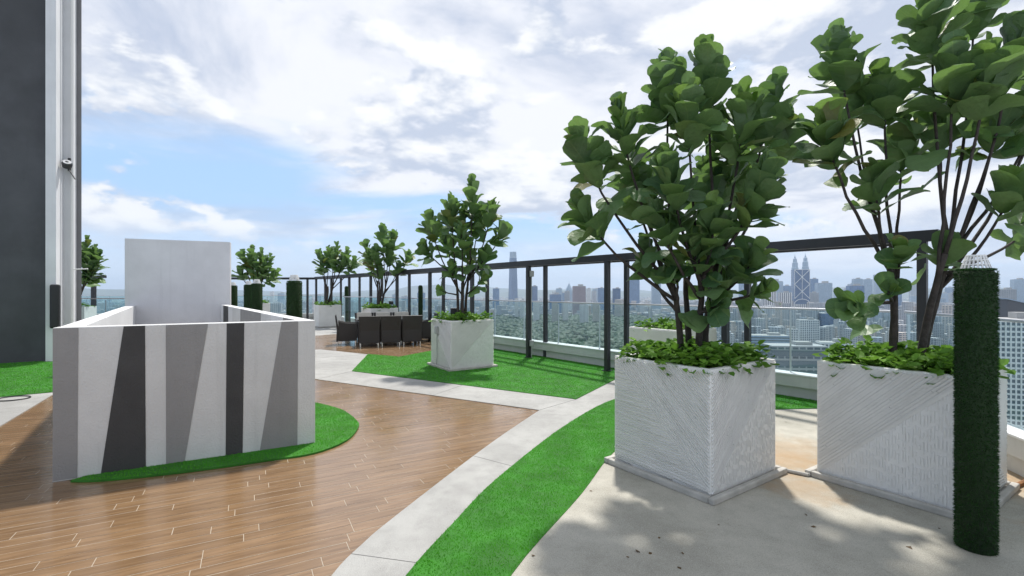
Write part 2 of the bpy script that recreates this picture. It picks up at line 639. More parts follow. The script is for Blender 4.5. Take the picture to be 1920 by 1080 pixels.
RUST = [(2.55, 4.45, 0.55), (2.75, 4.75, 0.75), (2.35, 3.85, 0.45), (4.15, 3.85, 0.6), (4.45, 4.05, 0.7), (3.6, 3.1, 0.3)]
CONC_KERB = concrete_mat('kerb_concrete', (0.385, 0.38, 0.36), (0.29, 0.285, 0.27))
CONC_APRON = concrete_mat('apron_concrete', (0.46, 0.435, 0.37), (0.33, 0.312, 0.26), RUST)
TURF = blade_mat('turf_blades', (0.058, 0.29, 0.014), (0.13, 0.47, 0.03), 0.45)
TURF_BASE = simple('turf_backing', (0.034, 0.20, 0.011), 0.9, 0.4, 3.0, 0.8, 90)
FUR = blade_mat('pillar_turf_blades', (0.011, 0.040, 0.008), (0.028, 0.090, 0.015), 0.2)
LEAF = leaf_mat('fig_leaf')
LEAF_YOUNG = leaf_mat('young_fig_leaf', young=True)
LEAF_MASS = leaf_mat('fig_crown', attr=True)
COVER = blade_mat('ground_cover_leaves', (0.06, 0.16, 0.02), (0.21, 0.40, 0.05), 0.35)
GLASS = glass_mat('balustrade_glass', (0.865, 0.945, 0.955), 0.7)

DANG = R(29)
DX, DY = math.cos(DANG), math.sin(DANG)
PLANK = plank_mat('wood_look_tile', DX, DY)
PLANK_FAR = plank_mat('wood_look_tile_far', DX, DY, glob=True)

# ------------------------------------------------------------------ terrace floor
# main lines of the terrace (metres): pergola/parapet line, corner and return wall
def back_line(x):
    return 12.61 - 1.27 * x


CORNER = (5.02, back_line(5.02))
RETURN_END = (3.86, 2.0)
FARC = (-10.7, back_line(-10.7))
FAR_Y = FARC[1]


def pip(px, py, poly):
    inside = np.zeros(len(px), bool)
    n = len(poly)
    for i in range(n):
        x0, y0 = poly[i]
        x1, y1 = poly[(i + 1) % n]
        c = ((y0 > py) != (y1 > py)) & (px < (x1 - x0) * (py - y0) / (y1 - y0 + 1e-12) + x0)
        inside ^= c
    return inside


def smooth_line(pts, n=6):
    """Catmull-Rom through the points"""
    out = []
    P = [pts[0]] + list(pts) + [pts[-1]]
    for i in range(1, len(P) - 2):
        for k in range(n):
            t = k / n
            q = []
            for a in (0, 1):
                p0, p1, p2, p3 = (P[i + j][a] for j in (-1, 0, 1, 2))
                q.append(0.5 * (2 * p1 + (p2 - p0) * t + (2 * p0 - 5 * p1 + 4 * p2 - p3) * t * t + (3 * p1 - p0 - 3 * p2 + p3) * t ** 3))
            out.append(tuple(q))
    out.append(tuple(pts[-1]))
    return out


slab_poly = [(-26, -3), (3.6, -3), RETURN_END, CORNER, FARC, (-26, FAR_Y)]
tower_poly = [(-26.2, -3.2), (3.9, -3.2), (4.1, 1.9), (CORNER[0] + .22, CORNER[1] + .05), (FARC[0] + .2, FARC[1] + .25), (-26.2, FAR_Y + .25)]
o = MB().prism(tower_poly, -129, -0.06).build('roof_slab', PARAPET)
tag(o, kind='structure')

deck_edge = smooth_line([G(1012, 770), G(945, 815), G(870, 870), G(735, 975), G(680, 1022), G(622, 1082), (-1.02, 2.0), (-0.75, 1.0), (-0.2, -0.6), (0.4, -2.9)], 5)
kerb_in = smooth_line([(2.9, 7.35), (2.1, 7.25), G(1148, 752), G(1060, 800), G(935, 898), G(850, 985), G(765, 1080), (-0.68, 2.1), (-0.5, 1.1), (0.0, -0.5), (0.6, -2.9)], 5)
strip_in = smooth_line([(3.3, 6.35), (2.3, 6.05), (1.55, 5.45), G(1150, 852), G(1090, 930), G(960, 1082), (-0.12, 2.1), (0.05, 1.0), (0.5, -0.6), (1.1, -2.9)], 5)

floor = MB().prism([(-9.5, -2.9), (0.6, -2.9), (0.6, 6.6), (-9.5, 12.5)], -0.05, -0.0013).build('deck_floor', GROUT)
tag(floor, kind='structure')

# paving round the deck
border_l = (-7.6, 6.4 + 0.574 * (0.37 + 7.6))
pav = deck_edge + [(3.55, -2.9), RETURN_END, CORNER, FARC, (-25.9, FAR_Y - .1), (-25.9, 11.2), (-9.4, 11.4), border_l]
o = MB().prism(pav, -0.045, 0.010).build('concrete_paving', CONC_KERB)
tag(o, kind='structure')
apron = strip_in[::-1] + [(4.3, 6.55), (5.2, 5.9), RETURN_END, (3.55, -2.85)]
apron = [p for p in strip_in] + [(3.5, -2.85), (RETURN_END[0] - .02, RETURN_END[1]), (4.95, 5.85), (4.15, 6.42)]
o = MB().prism(apron, 0.0, 0.0145).build('concrete_apron', CONC_APRON)
tag(o, kind='structure')
lx = lambda y: -6.02 + 0.594 * (5.65 - y)
o = MB().prism([(lx(0), 0), (lx(12), 12), (-25, 12), (-25, 0)], -0.045, 0.010).build('concrete_path', CONC_KERB)
tag(o, kind='structure')
# expansion joints of the kerb strip
far_deck = [(-3.6, 12.0), (-2.7, 11.5), (-2.2, 12.5), (-1.35, 13.9), (-2.3, 15.3), (-3.6, 17.0), (-6.2, 17.8), (-6.8, 17.0), (-9.5, 14.6), (-8.0, 11.6), (-5.2, 13.03)]
o = MB().prism(far_deck, 0.0, 0.018).build('dining_floor', PLANK_FAR)
tag(o, kind='structure')

# deck planks, one object each near the camera
deck_poly = deck_edge[:-3] + [(-0.6, -1.5), (lx(-1.5), -1.5), (lx(11), 11), border_l]
isl = smooth_line([G(592, 757), G(640, 770), G(668, 790), G(672, 803), G(650, 828), G(590, 852), G(500, 866), G(350, 887), G(200, 903), G(132, 905)], 5)
PW, PL, GAP = 0.108, 0.86, 0.0055
pm = MB().box((0, 0, -0.004), (PL - .004, PW - GAP, 0.008)).mesh('plank', PLANK)
cands = []
for row in range(-70, 110):
    off = random.random() * PL
    v = row * PW
    for k in range(-14, 14):
        u = k * PL + off
        cx, cy = u * DX - v * DY, u * DY + v * DX
        pts = np.array([[cx + a * DX - b * DY, cy + a * DY + b * DX] for a in (-.45, -.22, 0, .22, .45) for b in (-.05, .05)])
        if not pip(pts[:, 0], pts[:, 1], deck_poly).any():
            continue
        y = pts[:, 1]
        pxs = CX + F * pts[:, 0] / np.maximum(y, 0.3)
        seen = (y > 2.3).any() and pxs.max() > -60 and pxs.min() < 1980
        cands.append((math.hypot(cx, cy) + (0 if seen else 100), cx, cy, u, v))
cands.sort()
hid = [(-3.6, 4.6), (-2.5, 5.3), (-6.4, 10.4), (-7.6, 9.8)]
cands = [c for c in cands if not pip(np.array([c[1]]), np.array([c[2]]), hid)[0]]
for dist, cx, cy, u, v in cands[:300]:
    o = link_mesh('plank', pm, floor, (cx, cy, random.uniform(-.0006, .0006)), (random.uniform(-.0016, .0016), random.uniform(-.0005, .0005), DANG))
rest = MB()
for dist, cx, cy, u, v in cands[300:]:
    rest.box((u, v, -0.004), (PL - .004, PW - GAP, 0.008))
if rest.v:
    rest.build('outer_planks', PLANK, floor, kind='stuff', rot=(0, 0, DANG))

# ------------------------------------------------------------------ artificial turf
def turf(name, label, poly, dens, h, w, cat='turf'):
    e = MB().prism(poly, 0.002, 0.019).build(name, TURF_BASE)
    tag(e, label, cat, kind='stuff')
    P = np.array(poly)
    lo, hi = P.min(0), P.max(0)
    n = int((hi[0] - lo[0]) * (hi[1] - lo[1]) * dens)
    x = rng.uniform(lo[0], hi[0], n)
    y = rng.uniform(lo[1], hi[1], n)
    k = pip(x, y, poly)
    x, y = x[k], y[k]
    n = len(x)
    a = rng.uniform(0, 2 * PI, n)
    hh = h * rng.uniform(0.55, 1.15, n)
    la, lm = rng.uniform(0, 2 * PI, n), rng.uniform(0.1, 0.9, n) * hh
    V = np.zeros((n, 3, 3), np.float32)
    V[:, 0] = np.stack([x - np.cos(a) * w / 2, y - np.sin(a) * w / 2, np.full(n, .017)], 1)
    V[:, 1] = np.stack([x + np.cos(a) * w / 2, y + np.sin(a) * w / 2, np.full(n, .017)], 1)
    V[:, 2] = np.stack([x + np.cos(la) * lm, y + np.sin(la) * lm, .017 + hh], 1)
    b = link_mesh('grass_blades', tri_mesh('grass_blades', V, TURF, rng.uniform(0, 1, n)), e)
    b['kind'] = 'stuff'
    return e


strip_poly = kerb_in[8:] + strip_in[::-1][:-6]
strip_poly = kerb_in + strip_in[::-1]
turf('artificial_turf', 'long curving green turf strip between the pale kerb and the concrete apron', [p for p in strip_poly if p[1] > 0.6], 9000, 0.014, 0.006)
tri_poly = [(-3.16, 9.47), (.94, 7.02), (2.38, 9.50), (-1.15, back_line(-1.15) - .03), (-2.2, 12.5), (-2.7, 11.5), (-3.6, 12.0)]
turf('artificial_turf', 'bright green turf wedge under the planter beside the glass railing', tri_poly, 2600, 0.016, 0.011)
turf('artificial_turf', 'green turf band along the foot of the parapet between two planters',
     [(2.9, 7.35), (3.3, 6.40), (4.15, 6.47), (4.95, 5.90), (CORNER[0] - .05, CORNER[1] - .05), (2.95, back_line(2.95) - .1)], 4000, 0.016, 0.009)
isl_poly = isl + [(-3.6, 4.25), (-2.35, 5.2), (-3.9, 7.1)]
turf('artificial_turf', 'rounded green turf island at the foot of the striped enclosure', isl_poly, 7000, 0.014, 0.007)
turf('artificial_turf', 'green turf lawn in front of the dark tower wall',
     [(-13.5, 2.85), (-7.64, 7.16), (-6.47, 8.03), (-8.3, 10.6), (-10.2, 10.72), (-10.6, 10.75), (-19.5, 5.6)], 1500, 0.018, 0.012)

# ------------------------------------------------------------------ parapet, balustrade
def wall_run(a, b, name, label, t=0.16, step=True):
    A, B = Vector((*a, 0)), Vector((*b, 0))
    d = (B - A).normalized()
    nrm = Vector((d.y, -d.x, 0))
    if nrm.dot(-A) < 0:
        nrm = -nrm
    e = empty(name, ((A + B) / 2))
    tag(e, label, 'parapet')
    L = (B - A).length
    ang = math.atan2(d.y, d.x)
    side = 1 if (Vector((-d.y, d.x, 0)).dot(nrm) > 0) else -1
    MB().box((0, 0, 0.085), (L, t, 0.19)).build('wall_foot', PARAPET, e, rot=(0, 0, ang))
    MB().box((0, side * 0.03, 0.265), (L, t + .06, 0.17)).build('wall_upper', PARAPET, e, rot=(0, 0, ang), bevel=.004)
    MB().box((0, side * 0.035, 0.36), (L + .02, t + .09, 0.022)).build('coping', WHITE, e, rot=(0, 0, ang), bevel=.004)
    return e


def rail_run(a, b, name, label, h=1.33, z0=0.37, pitch=1.25, cat='glass railing', post=ALU):
    A, B = Vector((*a, 0)), Vector((*b, 0))
    d = (B - A)
    L = d.length
    d.normalize()
    ang = math.atan2(d.y, d.x)
    e = empty(name, A, ang)
    tag(e, label, cat)
    n = max(1, round(L / pitch))
    w = L / n
    pane = MB().box((0, 0, (z0 + h - .02) / 2), (w - .016, 0.012, h - .02 - z0)).mesh('glass_pane', GLASS)
    pst = MB().box((0, 0, (z0 + h) / 2 - .02), (0.014, 0.03, h - z0 - .04)).mesh('mullion', post)
    for i in range(n):
        link_mesh('glass_pane', pane, e, ((i + .5) * w, 0, 0))
    for i in range(n + 1):
        link_mesh('mullion', pst, e, (i * w, 0.024, 0))
    MB().box((L / 2, 0.0, h), (L + .04, 0.045, 0.028)).build('handrail', ALU, e, bevel=.006)
    return e


wall_run(FARC, CORNER, 'parapet_wall', 'long low grey parapet wall running behind the pergola posts')
wall_run((CORNER[0], CORNER[1] - .02), RETURN_END, 'parapet_wall', 'short low parapet return behind the turf pillar near the white apartment tower')
wall_run((FARC[0] - 15, FAR_Y), (FARC[0] - .05, FAR_Y), 'parapet_wall', 'far low parapet wall beyond the group of four turf pillars')
ln = Vector((CORNER[0] - FARC[0], CORNER[1] - FARC[1])).normalized()
rail_run((FARC[0] + .05, FARC[1] + .02), (CORNER[0] - .04, CORNER[1] + .02), 'glass_balustrade', 'long clear glass railing standing on the parapet behind the pergola')
rail_run((CORNER[0] + .02, CORNER[1] - .1), (RETURN_END[0] + .02, RETURN_END[1]), 'glass_balustrade', 'short glass railing beside the turf pillar in front of the white tower')
rail_run((FARC[0] - 15, FAR_Y), (FARC[0] - .2, FAR_Y), 'glass_balustrade', 'far glass railing behind the four turf pillars and their fig tree')
rail_run((-13.4, 14.3), (-10.3, 15.2), 'glass_screen', 'blue-tinted glass screen between the white tower edge and the tall grey wall', z0=0.05, h=1.36)
rail_run((-6.55, 18.75), (-4.75, 17.95), 'glass_screen', 'small teal glass screen behind the dining chairs near two white planters', z0=0.05, h=1.36)

# ------------------------------------------------------------------ pergola frame
FRONT_Z, BEAM_T = 2.18, 0.12
pstep = (1.491, -1.894)
def pfront(k): return (0.39 + pstep[0] * k, 11.37 + pstep[1] * k)
def pback(k): return (0.80 + pstep[0] * k, 11.49 + pstep[1] * k)
perg = empty('pergola', (*pfront(0), 0))
tag(perg, 'charcoal steel pergola frame with paired posts along the glass railing', 'pergola')
base = Vector((*pfront(0), 0))
pang = math.atan2(pstep[1], pstep[0])
post_f = MB().box((0, 0, 1.09), (0.09, 0.09, 2.18)).mesh('post', STEEL)
post_b = MB().box((0, 0, 1.09), (0.08, 0.08, 2.18)).mesh('post', STEEL)
for k in range(-7, 4):
    p = Vector((*pfront(k), 0)) - base
    link_mesh('post', post_f, perg, p, (0, 0, pang))
    MB().box((0, 0, .006), (0.16, 0.16, 0.012)).build('base_plate', STEEL, perg, loc=(p.x, p.y, .018), rot=(0, 0, pang))
    if k < 3:
        q = Vector((*pback(k), 0)) - base
        link_mesh('post', post_b, perg, q, (0, 0, pang))
def beam(a, b, zc, w, h, ext=0.15):
    A, B = Vector((*a, zc)) - base, Vector((*b, zc)) - base
    d = (B - A).normalized() * ext
    MB().bar(A - d, B + d, w, h).build('beam', STEEL, perg)
beam(pfront(-7), pfront(3), 2.245, 0.10, 0.13)
beam(pback(-7), pback(2.75), 2.245, 0.10, 0.13)
for k in range(-7, 4):
    a, b = Vector((*pfront(k), 2.235)) - base, Vector((*pback(k - 0.17), 2.235)) - base
    d = (b - a).normalized() * .055
    MB().bar(a + d, b - d, 0.07, 0.09).build('cross_beam', STEEL, perg)
# far arm of the frame
far = empty('pergola', (-10.3, 25.0, 0))
tag(far, 'far straight arm of the charcoal frame behind the four turf pillars', 'pergola')
MB().bar((-5.6, 0, 2.235), (.1, 0, 2.235), 0.10, 0.11).build('beam', STEEL, far)
for x in (-5.4, -3.0, -0.35):
    link_mesh('post', post_f, far, (x, 0, 0))
far = empty('pergola', (-19.0, 21.8, 0))
tag(far, 'T-shaped end of a dark steel frame beside the tall grey wall', 'pergola')
MB().bar((-3.5, 0, 2.235), (.55, 0, 2.235), 0.10, 0.12).build('beam', STEEL, far)
link_mesh('post', MB().box((0, 0, 1.09), (0.16, 0.12, 2.18)).mesh('post', STEEL), far, (0, 0, 0))
# electrical boxes on the front post
p0 = Vector((*pfront(0), 0))
for z, nm, lb in ((2.0, 'junction_box', 'small grey junction box high on a pergola post'), (0.36, 'junction_box', 'small grey junction box low on a pergola post')):
    e = empty(nm, p0 + Vector((0.075, -0.06, z)), 0.2)
    tag(e, lb, 'junction box')
    MB().box((0, 0, 0), (0.10, 0.06, 0.14)).build('housing', PLASTIC_G, e, bevel=.008)
    MB().box((0, -.034, 0), (0.085, 0.008, 0.12)).build('lid', PLASTIC_G, e)
e = MB().tube([p0 + Vector((.07, -.055, z)) for z in (0.02, 0.29)], 0.012).tube([p0 + Vector((.07, -.055, z)) for z in (0.435, 1.93)], 0.010).build('conduit', PLASTIC_G)
tag(e, 'thin grey cable conduit running up a pergola post between two junction boxes', 'conduit')

# ------------------------------------------------------------------ striped enclosure
A, B = Vector((-3.83, 4.0)), Vector((-2.05, 5.0))
TL, TR = Vector((-8.05, 10.02)), Vector((-6.35, 10.75))
ZT = 1.29
enc = empty('striped_enclosure', (A.x, A.y, 0))
tag(enc, 'low white walled enclosure painted with slanting grey and charcoal stripes', 'enclosure')
off2 = A.copy()
def loc2(p): return (p[0] - A.x, p[1] - A.y)
TH = 0.15
fd = (B - A).normalized()
fn = Vector((-fd.y, fd.x))
MB().prism([loc2(A), loc2(B), loc2(B + fn * TH), loc2(A + fn * TH)], 0, ZT).build('front_wall', PAINT_LIGHT, enc, bevel=.006)
ld = (TL - A).normalized(); lnv = Vector((ld.y, -ld.x))
MB().prism([loc2(A + fn * (TH + .002)), loc2(A + fn * (TH + .002) + lnv * TH * 1.05), loc2(TL + lnv * TH - ld * .01), loc2(TL - ld * .01)], 0, ZT - .003).build('side_wall', WHITE, enc, bevel=.006)
r0 = B + fn * (TH + .002)
rd = (TR - r0).normalized(); rnv = Vector((-rd.y, rd.x))
rw = [r0, TR - rd * .01, TR - rd * .01 + rnv * TH, r0 + rnv * TH]
MB().prism([loc2(p) for p in rw], 0, ZT - .003).build('side_wall', WHITE, enc, bevel=.006)
td = (TR - TL).normalized(); tn = Vector((-td.y, td.x))
MB().prism([loc2(TL - td * .03), loc2(TR + td * .03), loc2(TR + td * .03 + tn * .2), loc2(TL - td * .03 + tn * .2)], 0, 2.69).build('tall_back_wall', simple('tall_wall_render', (0.66, 0.66, 0.69), 0.8, 0.14, 0.9, 0.4, 50, streak=0.28), enc, bevel=.008)
MB().prism([loc2(A + fn * .3 + fd * .3), loc2(B + fn * .3 - fd * .3), loc2(TR - rd * .1 + rnv * .3), loc2(TL - ld * .1 + lnv * .3)], 0.002, 0.03).build('inner_floor', CONC_KERB, enc)

def on_line(P, D, px):
    """distance along P + s D of the point seen in column px"""
    k = (px - CX) / F
    return (k * P.y - P.x) / (D.x - k * D.y)

def stripe(P, D, nout, t0, t1, b0, b1, mat, z0=0.012, z1=ZT - .004, label=None):
    s = [on_line(P, D, q) for q in (b0, b1, t1, t0)]
    off = nout * 0.0035
    back = nout * -0.004
    q = []
    for o2 in (off, back):
        for sv, z in zip(s, (z0, z0, z1, z1)):
            p = P + D * sv + o2
            q.append((p.x - A.x, p.y - A.y, z))
    fs = [(0, 1, 2, 3), (7, 6, 5, 4), (0, 4, 5, 1), (1, 5, 6, 2), (2, 6, 7, 3), (3, 7, 4, 0)]
    o = MB().add(q, fs).build('painted_stripe', mat, enc)
    bm = bmesh.new(); bm.from_mesh(o.data); bmesh.ops.recalc_face_normals(bm, faces=bm.faces[:]); bm.to_mesh(o.data); bm.free()
    if label:
        o['label'] = label
    return o

out = -fn
stripe(A, fd, out, 99, 147, 99, 145, PAINT_MID, label='mid grey stripe')
stripe(A, fd, out, 232, 272, 189, 273.5, PAINT_DARK, label='charcoal wedge stripe')
stripe(A, fd, out, 311, 390, 311.5, 346, PAINT_MID)
stripe(A, fd, out, 425, 458, 423, 455, PAINT_DARK)
stripe(A, fd, out, 528, 559, 487, 557.5, PAINT_MID)
ri0 = r0 + rnv * TH
for t0, t1, mm in ((419, 428, PAINT_DARK), (436, 450, PAINT_LIGHT), (451, 489, PAINT_MID), (490, 508, PAINT_LIGHT), (531, 557, PAINT_MID)):
    stripe(ri0, rd, rnv, t0, t1, t0, t1, mm)

# ------------------------------------------------------------------ tower beside the terrace
e1, e2 = Vector((.87, .5)), Vector((-.5, .87))
fp = [(-10.40, 10.70), (-10.25, 10.79), (-10.54, 11.29), (-10.41, 11.37), (-10.56, 11.64)]
tw = empty('tower_block', (-12, 10.5, 0))
tag(tw, 'tall tower with charcoal wall and stepped white corner rising out of view', 'tower')
def tl(p): return (p[0] + 12, p[1] - 10.5)
dk0 = Vector((-10.50, 10.86))
MB().prism([tl(dk0 - e1 * 14), tl(dk0 - e1 * .002), tl(dk0 + e2 * .5 - e1 * .1), tl(dk0 + e2 * .8 - e1 * 14)], 0, 70).build('dark_wall', TOWER_DARK, tw)
MB().prism([tl(fp[0]), tl(fp[1]), tl(fp[2]), tl((fp[2][0] - .3, fp[2][1] - .15)), tl((fp[0][0] - .12, fp[0][1] + .14))], 0, 70).build('corner_pilaster', TOWER_WHITE, tw)
f2 = Vector(fp[2]) + Vector((.0, .003))
MB().prism([tl(f2 - e1 * .3), tl(f2), tl(fp[3]), tl(fp[4]), tl(Vector(fp[4]) - e1 * .5)], 0, 70).build('corner_pilaster', TOWER_WHITE, tw)
f4 = Vector(fp[4]) + Vector((.0, .003))
MB().prism([tl(f4 - e1 * .4), tl(f4), tl(f4 + e1 * .09), tl(f4 + e1 * .09 + Vector((-.35, .38))), tl(f4 - e1 * .5 + Vector((-.3, .3)))], 0, 70).build('edge_return', TOWER_GREY, tw)
c = Vector(fp[3]) + Vector((.05, -.06))
pipe = MB().tube([(c.x, c.y, 0), (c.x, c.y, 40)], 0.028, 10).tube([(c.x, c.y, 2.1), (c.x + .28, c.y + .1, 2.12)], 0.014, 8).build('downpipe', PLASTIC_W, smooth=False)
tag(pipe, 'thin white downpipe with a short stub on the tower corner', 'pipe')
g = Vector(((103.5 - CX) / F * 10.72, 10.72))
gd = empty('corner_guard', (g.x, g.y, 0.76), DANG)
tag(gd, 'upright black padded guard fixed to the white tower corner', 'corner guard')
MB().box((0, 0, .49), (.17, .13, .98)).build('pad', PLASTIC_B, gd, bevel=.035)
MB().box((0, .05, .49), (.11, .06, .90)).build('backing_plate', STEEL, gd)
fl = empty('floodlight', at(124, 312, 11.22))
tag(fl, 'small dark floodlight on a bracket high up the white tower corner', 'floodlight')
MB().box((0.02, .06, .06), (.05, .03, .30)).build('wall_plate', STEEL, fl)
MB().bar((0.02, .04, .02), (.10, -.12, .0), .03, .03).build('bracket', STEEL, fl)
h = MB().lathe([(.02, -.10), (.085, -.06), (.10, .03), (.085, .07), (.02, .09)], n=16).build('lamp_head', STEEL, fl, smooth=True, loc=(.15, -.14, 0), rot=(.5, .6, 0))
MB().lathe([(.08, 0), (.08, .01)], n=16).build('lens', ALU, h, loc=(0, 0, .075))
MB().bar((.17, -.15, -.06), (.36, -.16, -.34), .018, .018).build('arm', STEEL, fl)
ho = empty('hose_loop', (*G(24, 749.5), 0.012))
tag(ho, 'loop of dark thin hose lying on the pale path by the lawn', 'hose')
ring = [(0.20 * math.cos(a) * 1.0, 0.17 * math.sin(a), 0.009) for a in np.linspace(0, 2 * PI, 33)]
MB().tube(ring, 0.008, 8, cap=False).build('coil', PLASTIC_B, ho, smooth=True)
MB().tube([(-.2, 0, .009), (-.5, .05, .009), (-.9, .0, .009)], 0.008, 8).build('tail', PLASTIC_B, ho, smooth=True)

# ------------------------------------------------------------------ planters
PH, PS, PROT = 0.96, 0.97, R(35)


def relief_mesh(kind, seed):
    """raised broken ridges on one face; u 0..1 along the face, v 0..1 up; kind A or B says how the diagonal runs"""
    r = random.Random(seed)
    mb = MB()
    H = PH - .02
    def above(u, v):
        return v > (1.0 - u) * 1.0 + 0.0 if kind == 'A' else v > u * 1.0
    def ridge(p, q, w, hgt):
        d = Vector((q[0] - p[0], q[1] - p[1], 0))
        if d.length < 0.008:
            return
        d.normalize()
        s = Vector((-d.y, d.x, 0)) * w / 2
        if s.y < -1e-6:
            s = -s
        a, b = Vector((p[0], p[1], 0)), Vector((q[0], q[1], 0))
        hi_, lo_ = Vector((0, 0, hgt * r.uniform(.9, 1.15))), Vector((0, 0, hgt * r.uniform(.05, .2)))
        if hgt < .008:
            lo_ = hi_ * r.uniform(.5, 1)
        vs_ = [a - s, a + s, b + s, b - s, a - s + lo_, a + s + hi_, b + s + hi_, b - s + lo_]
        fs_ = [(4, 5, 6, 7), (0, 4, 7, 3), (1, 2, 6, 5), (0, 1, 5, 4), (2, 3, 7, 6)]
        mb.add(vs_, fs_)
    def lines(ang, pitch, cond, gap, w, hg, lmin, lmax):
        dx, dy = math.cos(ang), math.sin(ang)
        nx, ny = -dy, dx
        for k in range(int(-2 / pitch), int(2 / pitch)):
            o = k * pitch + r.uniform(-.12, .12) * pitch
            t = -2.0
            run = None
            while t < 2.0:
                ln_ = r.uniform(lmin, lmax)
                # march along the dash and keep what lies inside the region
                ss, st = None, t
                while st < t + ln_:
                    u, v = nx * o + dx * st, ny * o + dy * st
                    ok = 0.01 < u < PS - .01 and 0.015 < v < H and cond(u / PS, v / H)
                    if ok and ss is None:
                        ss = st
                    if (not ok) and ss is not None:
                        ridge((nx * o + dx * ss, ny * o + dy * ss), (nx * o + dx * (st - .01), ny * o + dy * (st - .01)), w, hg)
                        ss = None
                    st += 0.01
                if ss is not None:
                    j = r.uniform(-.0025, .0025)
                    ridge((nx * o + dx * ss, ny * o + dy * ss), (nx * (o + j) + dx * st, ny * (o + j) + dy * st), w, hg)
                t += ln_ + r.uniform(0.3, 1.0) * gap
    dg = math.atan2(PH, PS)
    if kind == 'A':
        lines(-dg, 0.0205, above, 0.004, 0.016, 0.011, .12, .5)
        lines(-.05, 0.0235, lambda u, v: not above(u, v), 0.005, 0.0175, 0.012, .08, .26)
    else:
        lines(dg, 0.0205, above, 0.005, 0.016, 0.011, .08, .4)
        lines(PI / 2, 0.021, lambda u, v: not above(u, v), 0.06, 0.010, 0.005, .02, .10)
    ridge((0.01, H - .01) if kind == 'A' else (0.01, .01), (PS - .01, .01) if kind == 'A' else (PS - .01, H - .01), 0.02, 0.011)
    return mb.mesh('face_relief', PLANTER)


REL = {'A': relief_mesh('A', 1), 'B': relief_mesh('B', 2)}
hs = PS / 2
wl = 0.05
shell = MB()
o_ = [(-hs, -hs), (hs, -hs), (hs, hs), (-hs, hs)]
i_ = [(-hs + wl, -hs + wl), (hs - wl, -hs + wl), (hs - wl, hs - wl), (-hs + wl, hs - wl)]
vs = [(x, y, 0.0) for x, y in o_] + [(x, y, PH) for x, y in o_] + [(x, y, PH) for x, y in i_] + [(x, y, PH - .16) for x, y in i_]
fs = [(3, 2, 1, 0)]
for k in range(4):
    j = (k + 1) % 4
    fs += [(k, j, j + 4, k + 4), (k + 4, j + 4, j + 8, k + 8), (k + 8, j + 8, j + 12, k + 12)]
shell.add(vs, fs)
SHELL = shell.mesh('box', PLANTER)
SOILM = MB().box((0, 0, PH - .10), (PS - 2 * wl - .004, PS - 2 * wl - .004, .02)).mesh('soil', SOIL)
th = hs + .045
TRAYM = MB()
TRAYM.box((0, -th, 0), (2 * th + .05, .05, .05)).box((0, th, 0), (2 * th + .05, .05, .05))
TRAYM.box((-th, 0, 0), (.05, 2 * th - .052, .05)).box((th, 0, 0), (.05, 2 * th - .052, .05)).box((0, 0, -.012), (2 * th - .06, 2 * th - .06, .022))
TRAYM = TRAYM.mesh('drip_tray', TRAY)


def planter(loc, rot, label, faces=('A', 'B'), z=0.012, size=1.0, relief=True):
    e = empty('planter', (loc[0], loc[1], z), rot)
    e.scale = (size, size, size)
    tag(e, label, 'planter', 'white textured planters on the terrace')
    s = link_mesh('box', SHELL, e, (0, 0, .03))
    b = s.modifiers.new('bevel', 'BEVEL'); b.width = .005; b.segments = 2
    t = link_mesh('drip_tray', TRAYM, e, (0, 0, .026))
    b = t.modifiers.new('bevel', 'BEVEL'); b.width = .01; b.segments = 2
    link_mesh('soil', SOILM, e)
    if relief:
        L, Rr = faces
        # face x = -hs: u runs from +y to -y ; face y = -hs: u runs from -x to +x
        for kind, M3 in ((L, Matrix(((0, 0, -1), (-1, 0, 0), (0, 1, 0)))), (Rr, Matrix(((1, 0, 0), (0, 0, -1), (0, 1, 0)))), ('B', Matrix(((0, 0, 1), (1, 0, 0), (0, 1, 0))))):
            o = link_mesh('face_relief', REL[kind], e)
            org = {0: (-hs - .001, hs, .035), 1: (-hs, -hs - .001, .035), 2: (hs + .001, -hs, .035)}[0 if M3[0][2] == -1 else (2 if M3[0][2] == 1 else 1)]
            o.matrix_local = Matrix.Translation(org) @ M3.to_4x4()
            o['kind'] = 'stuff'
    return e


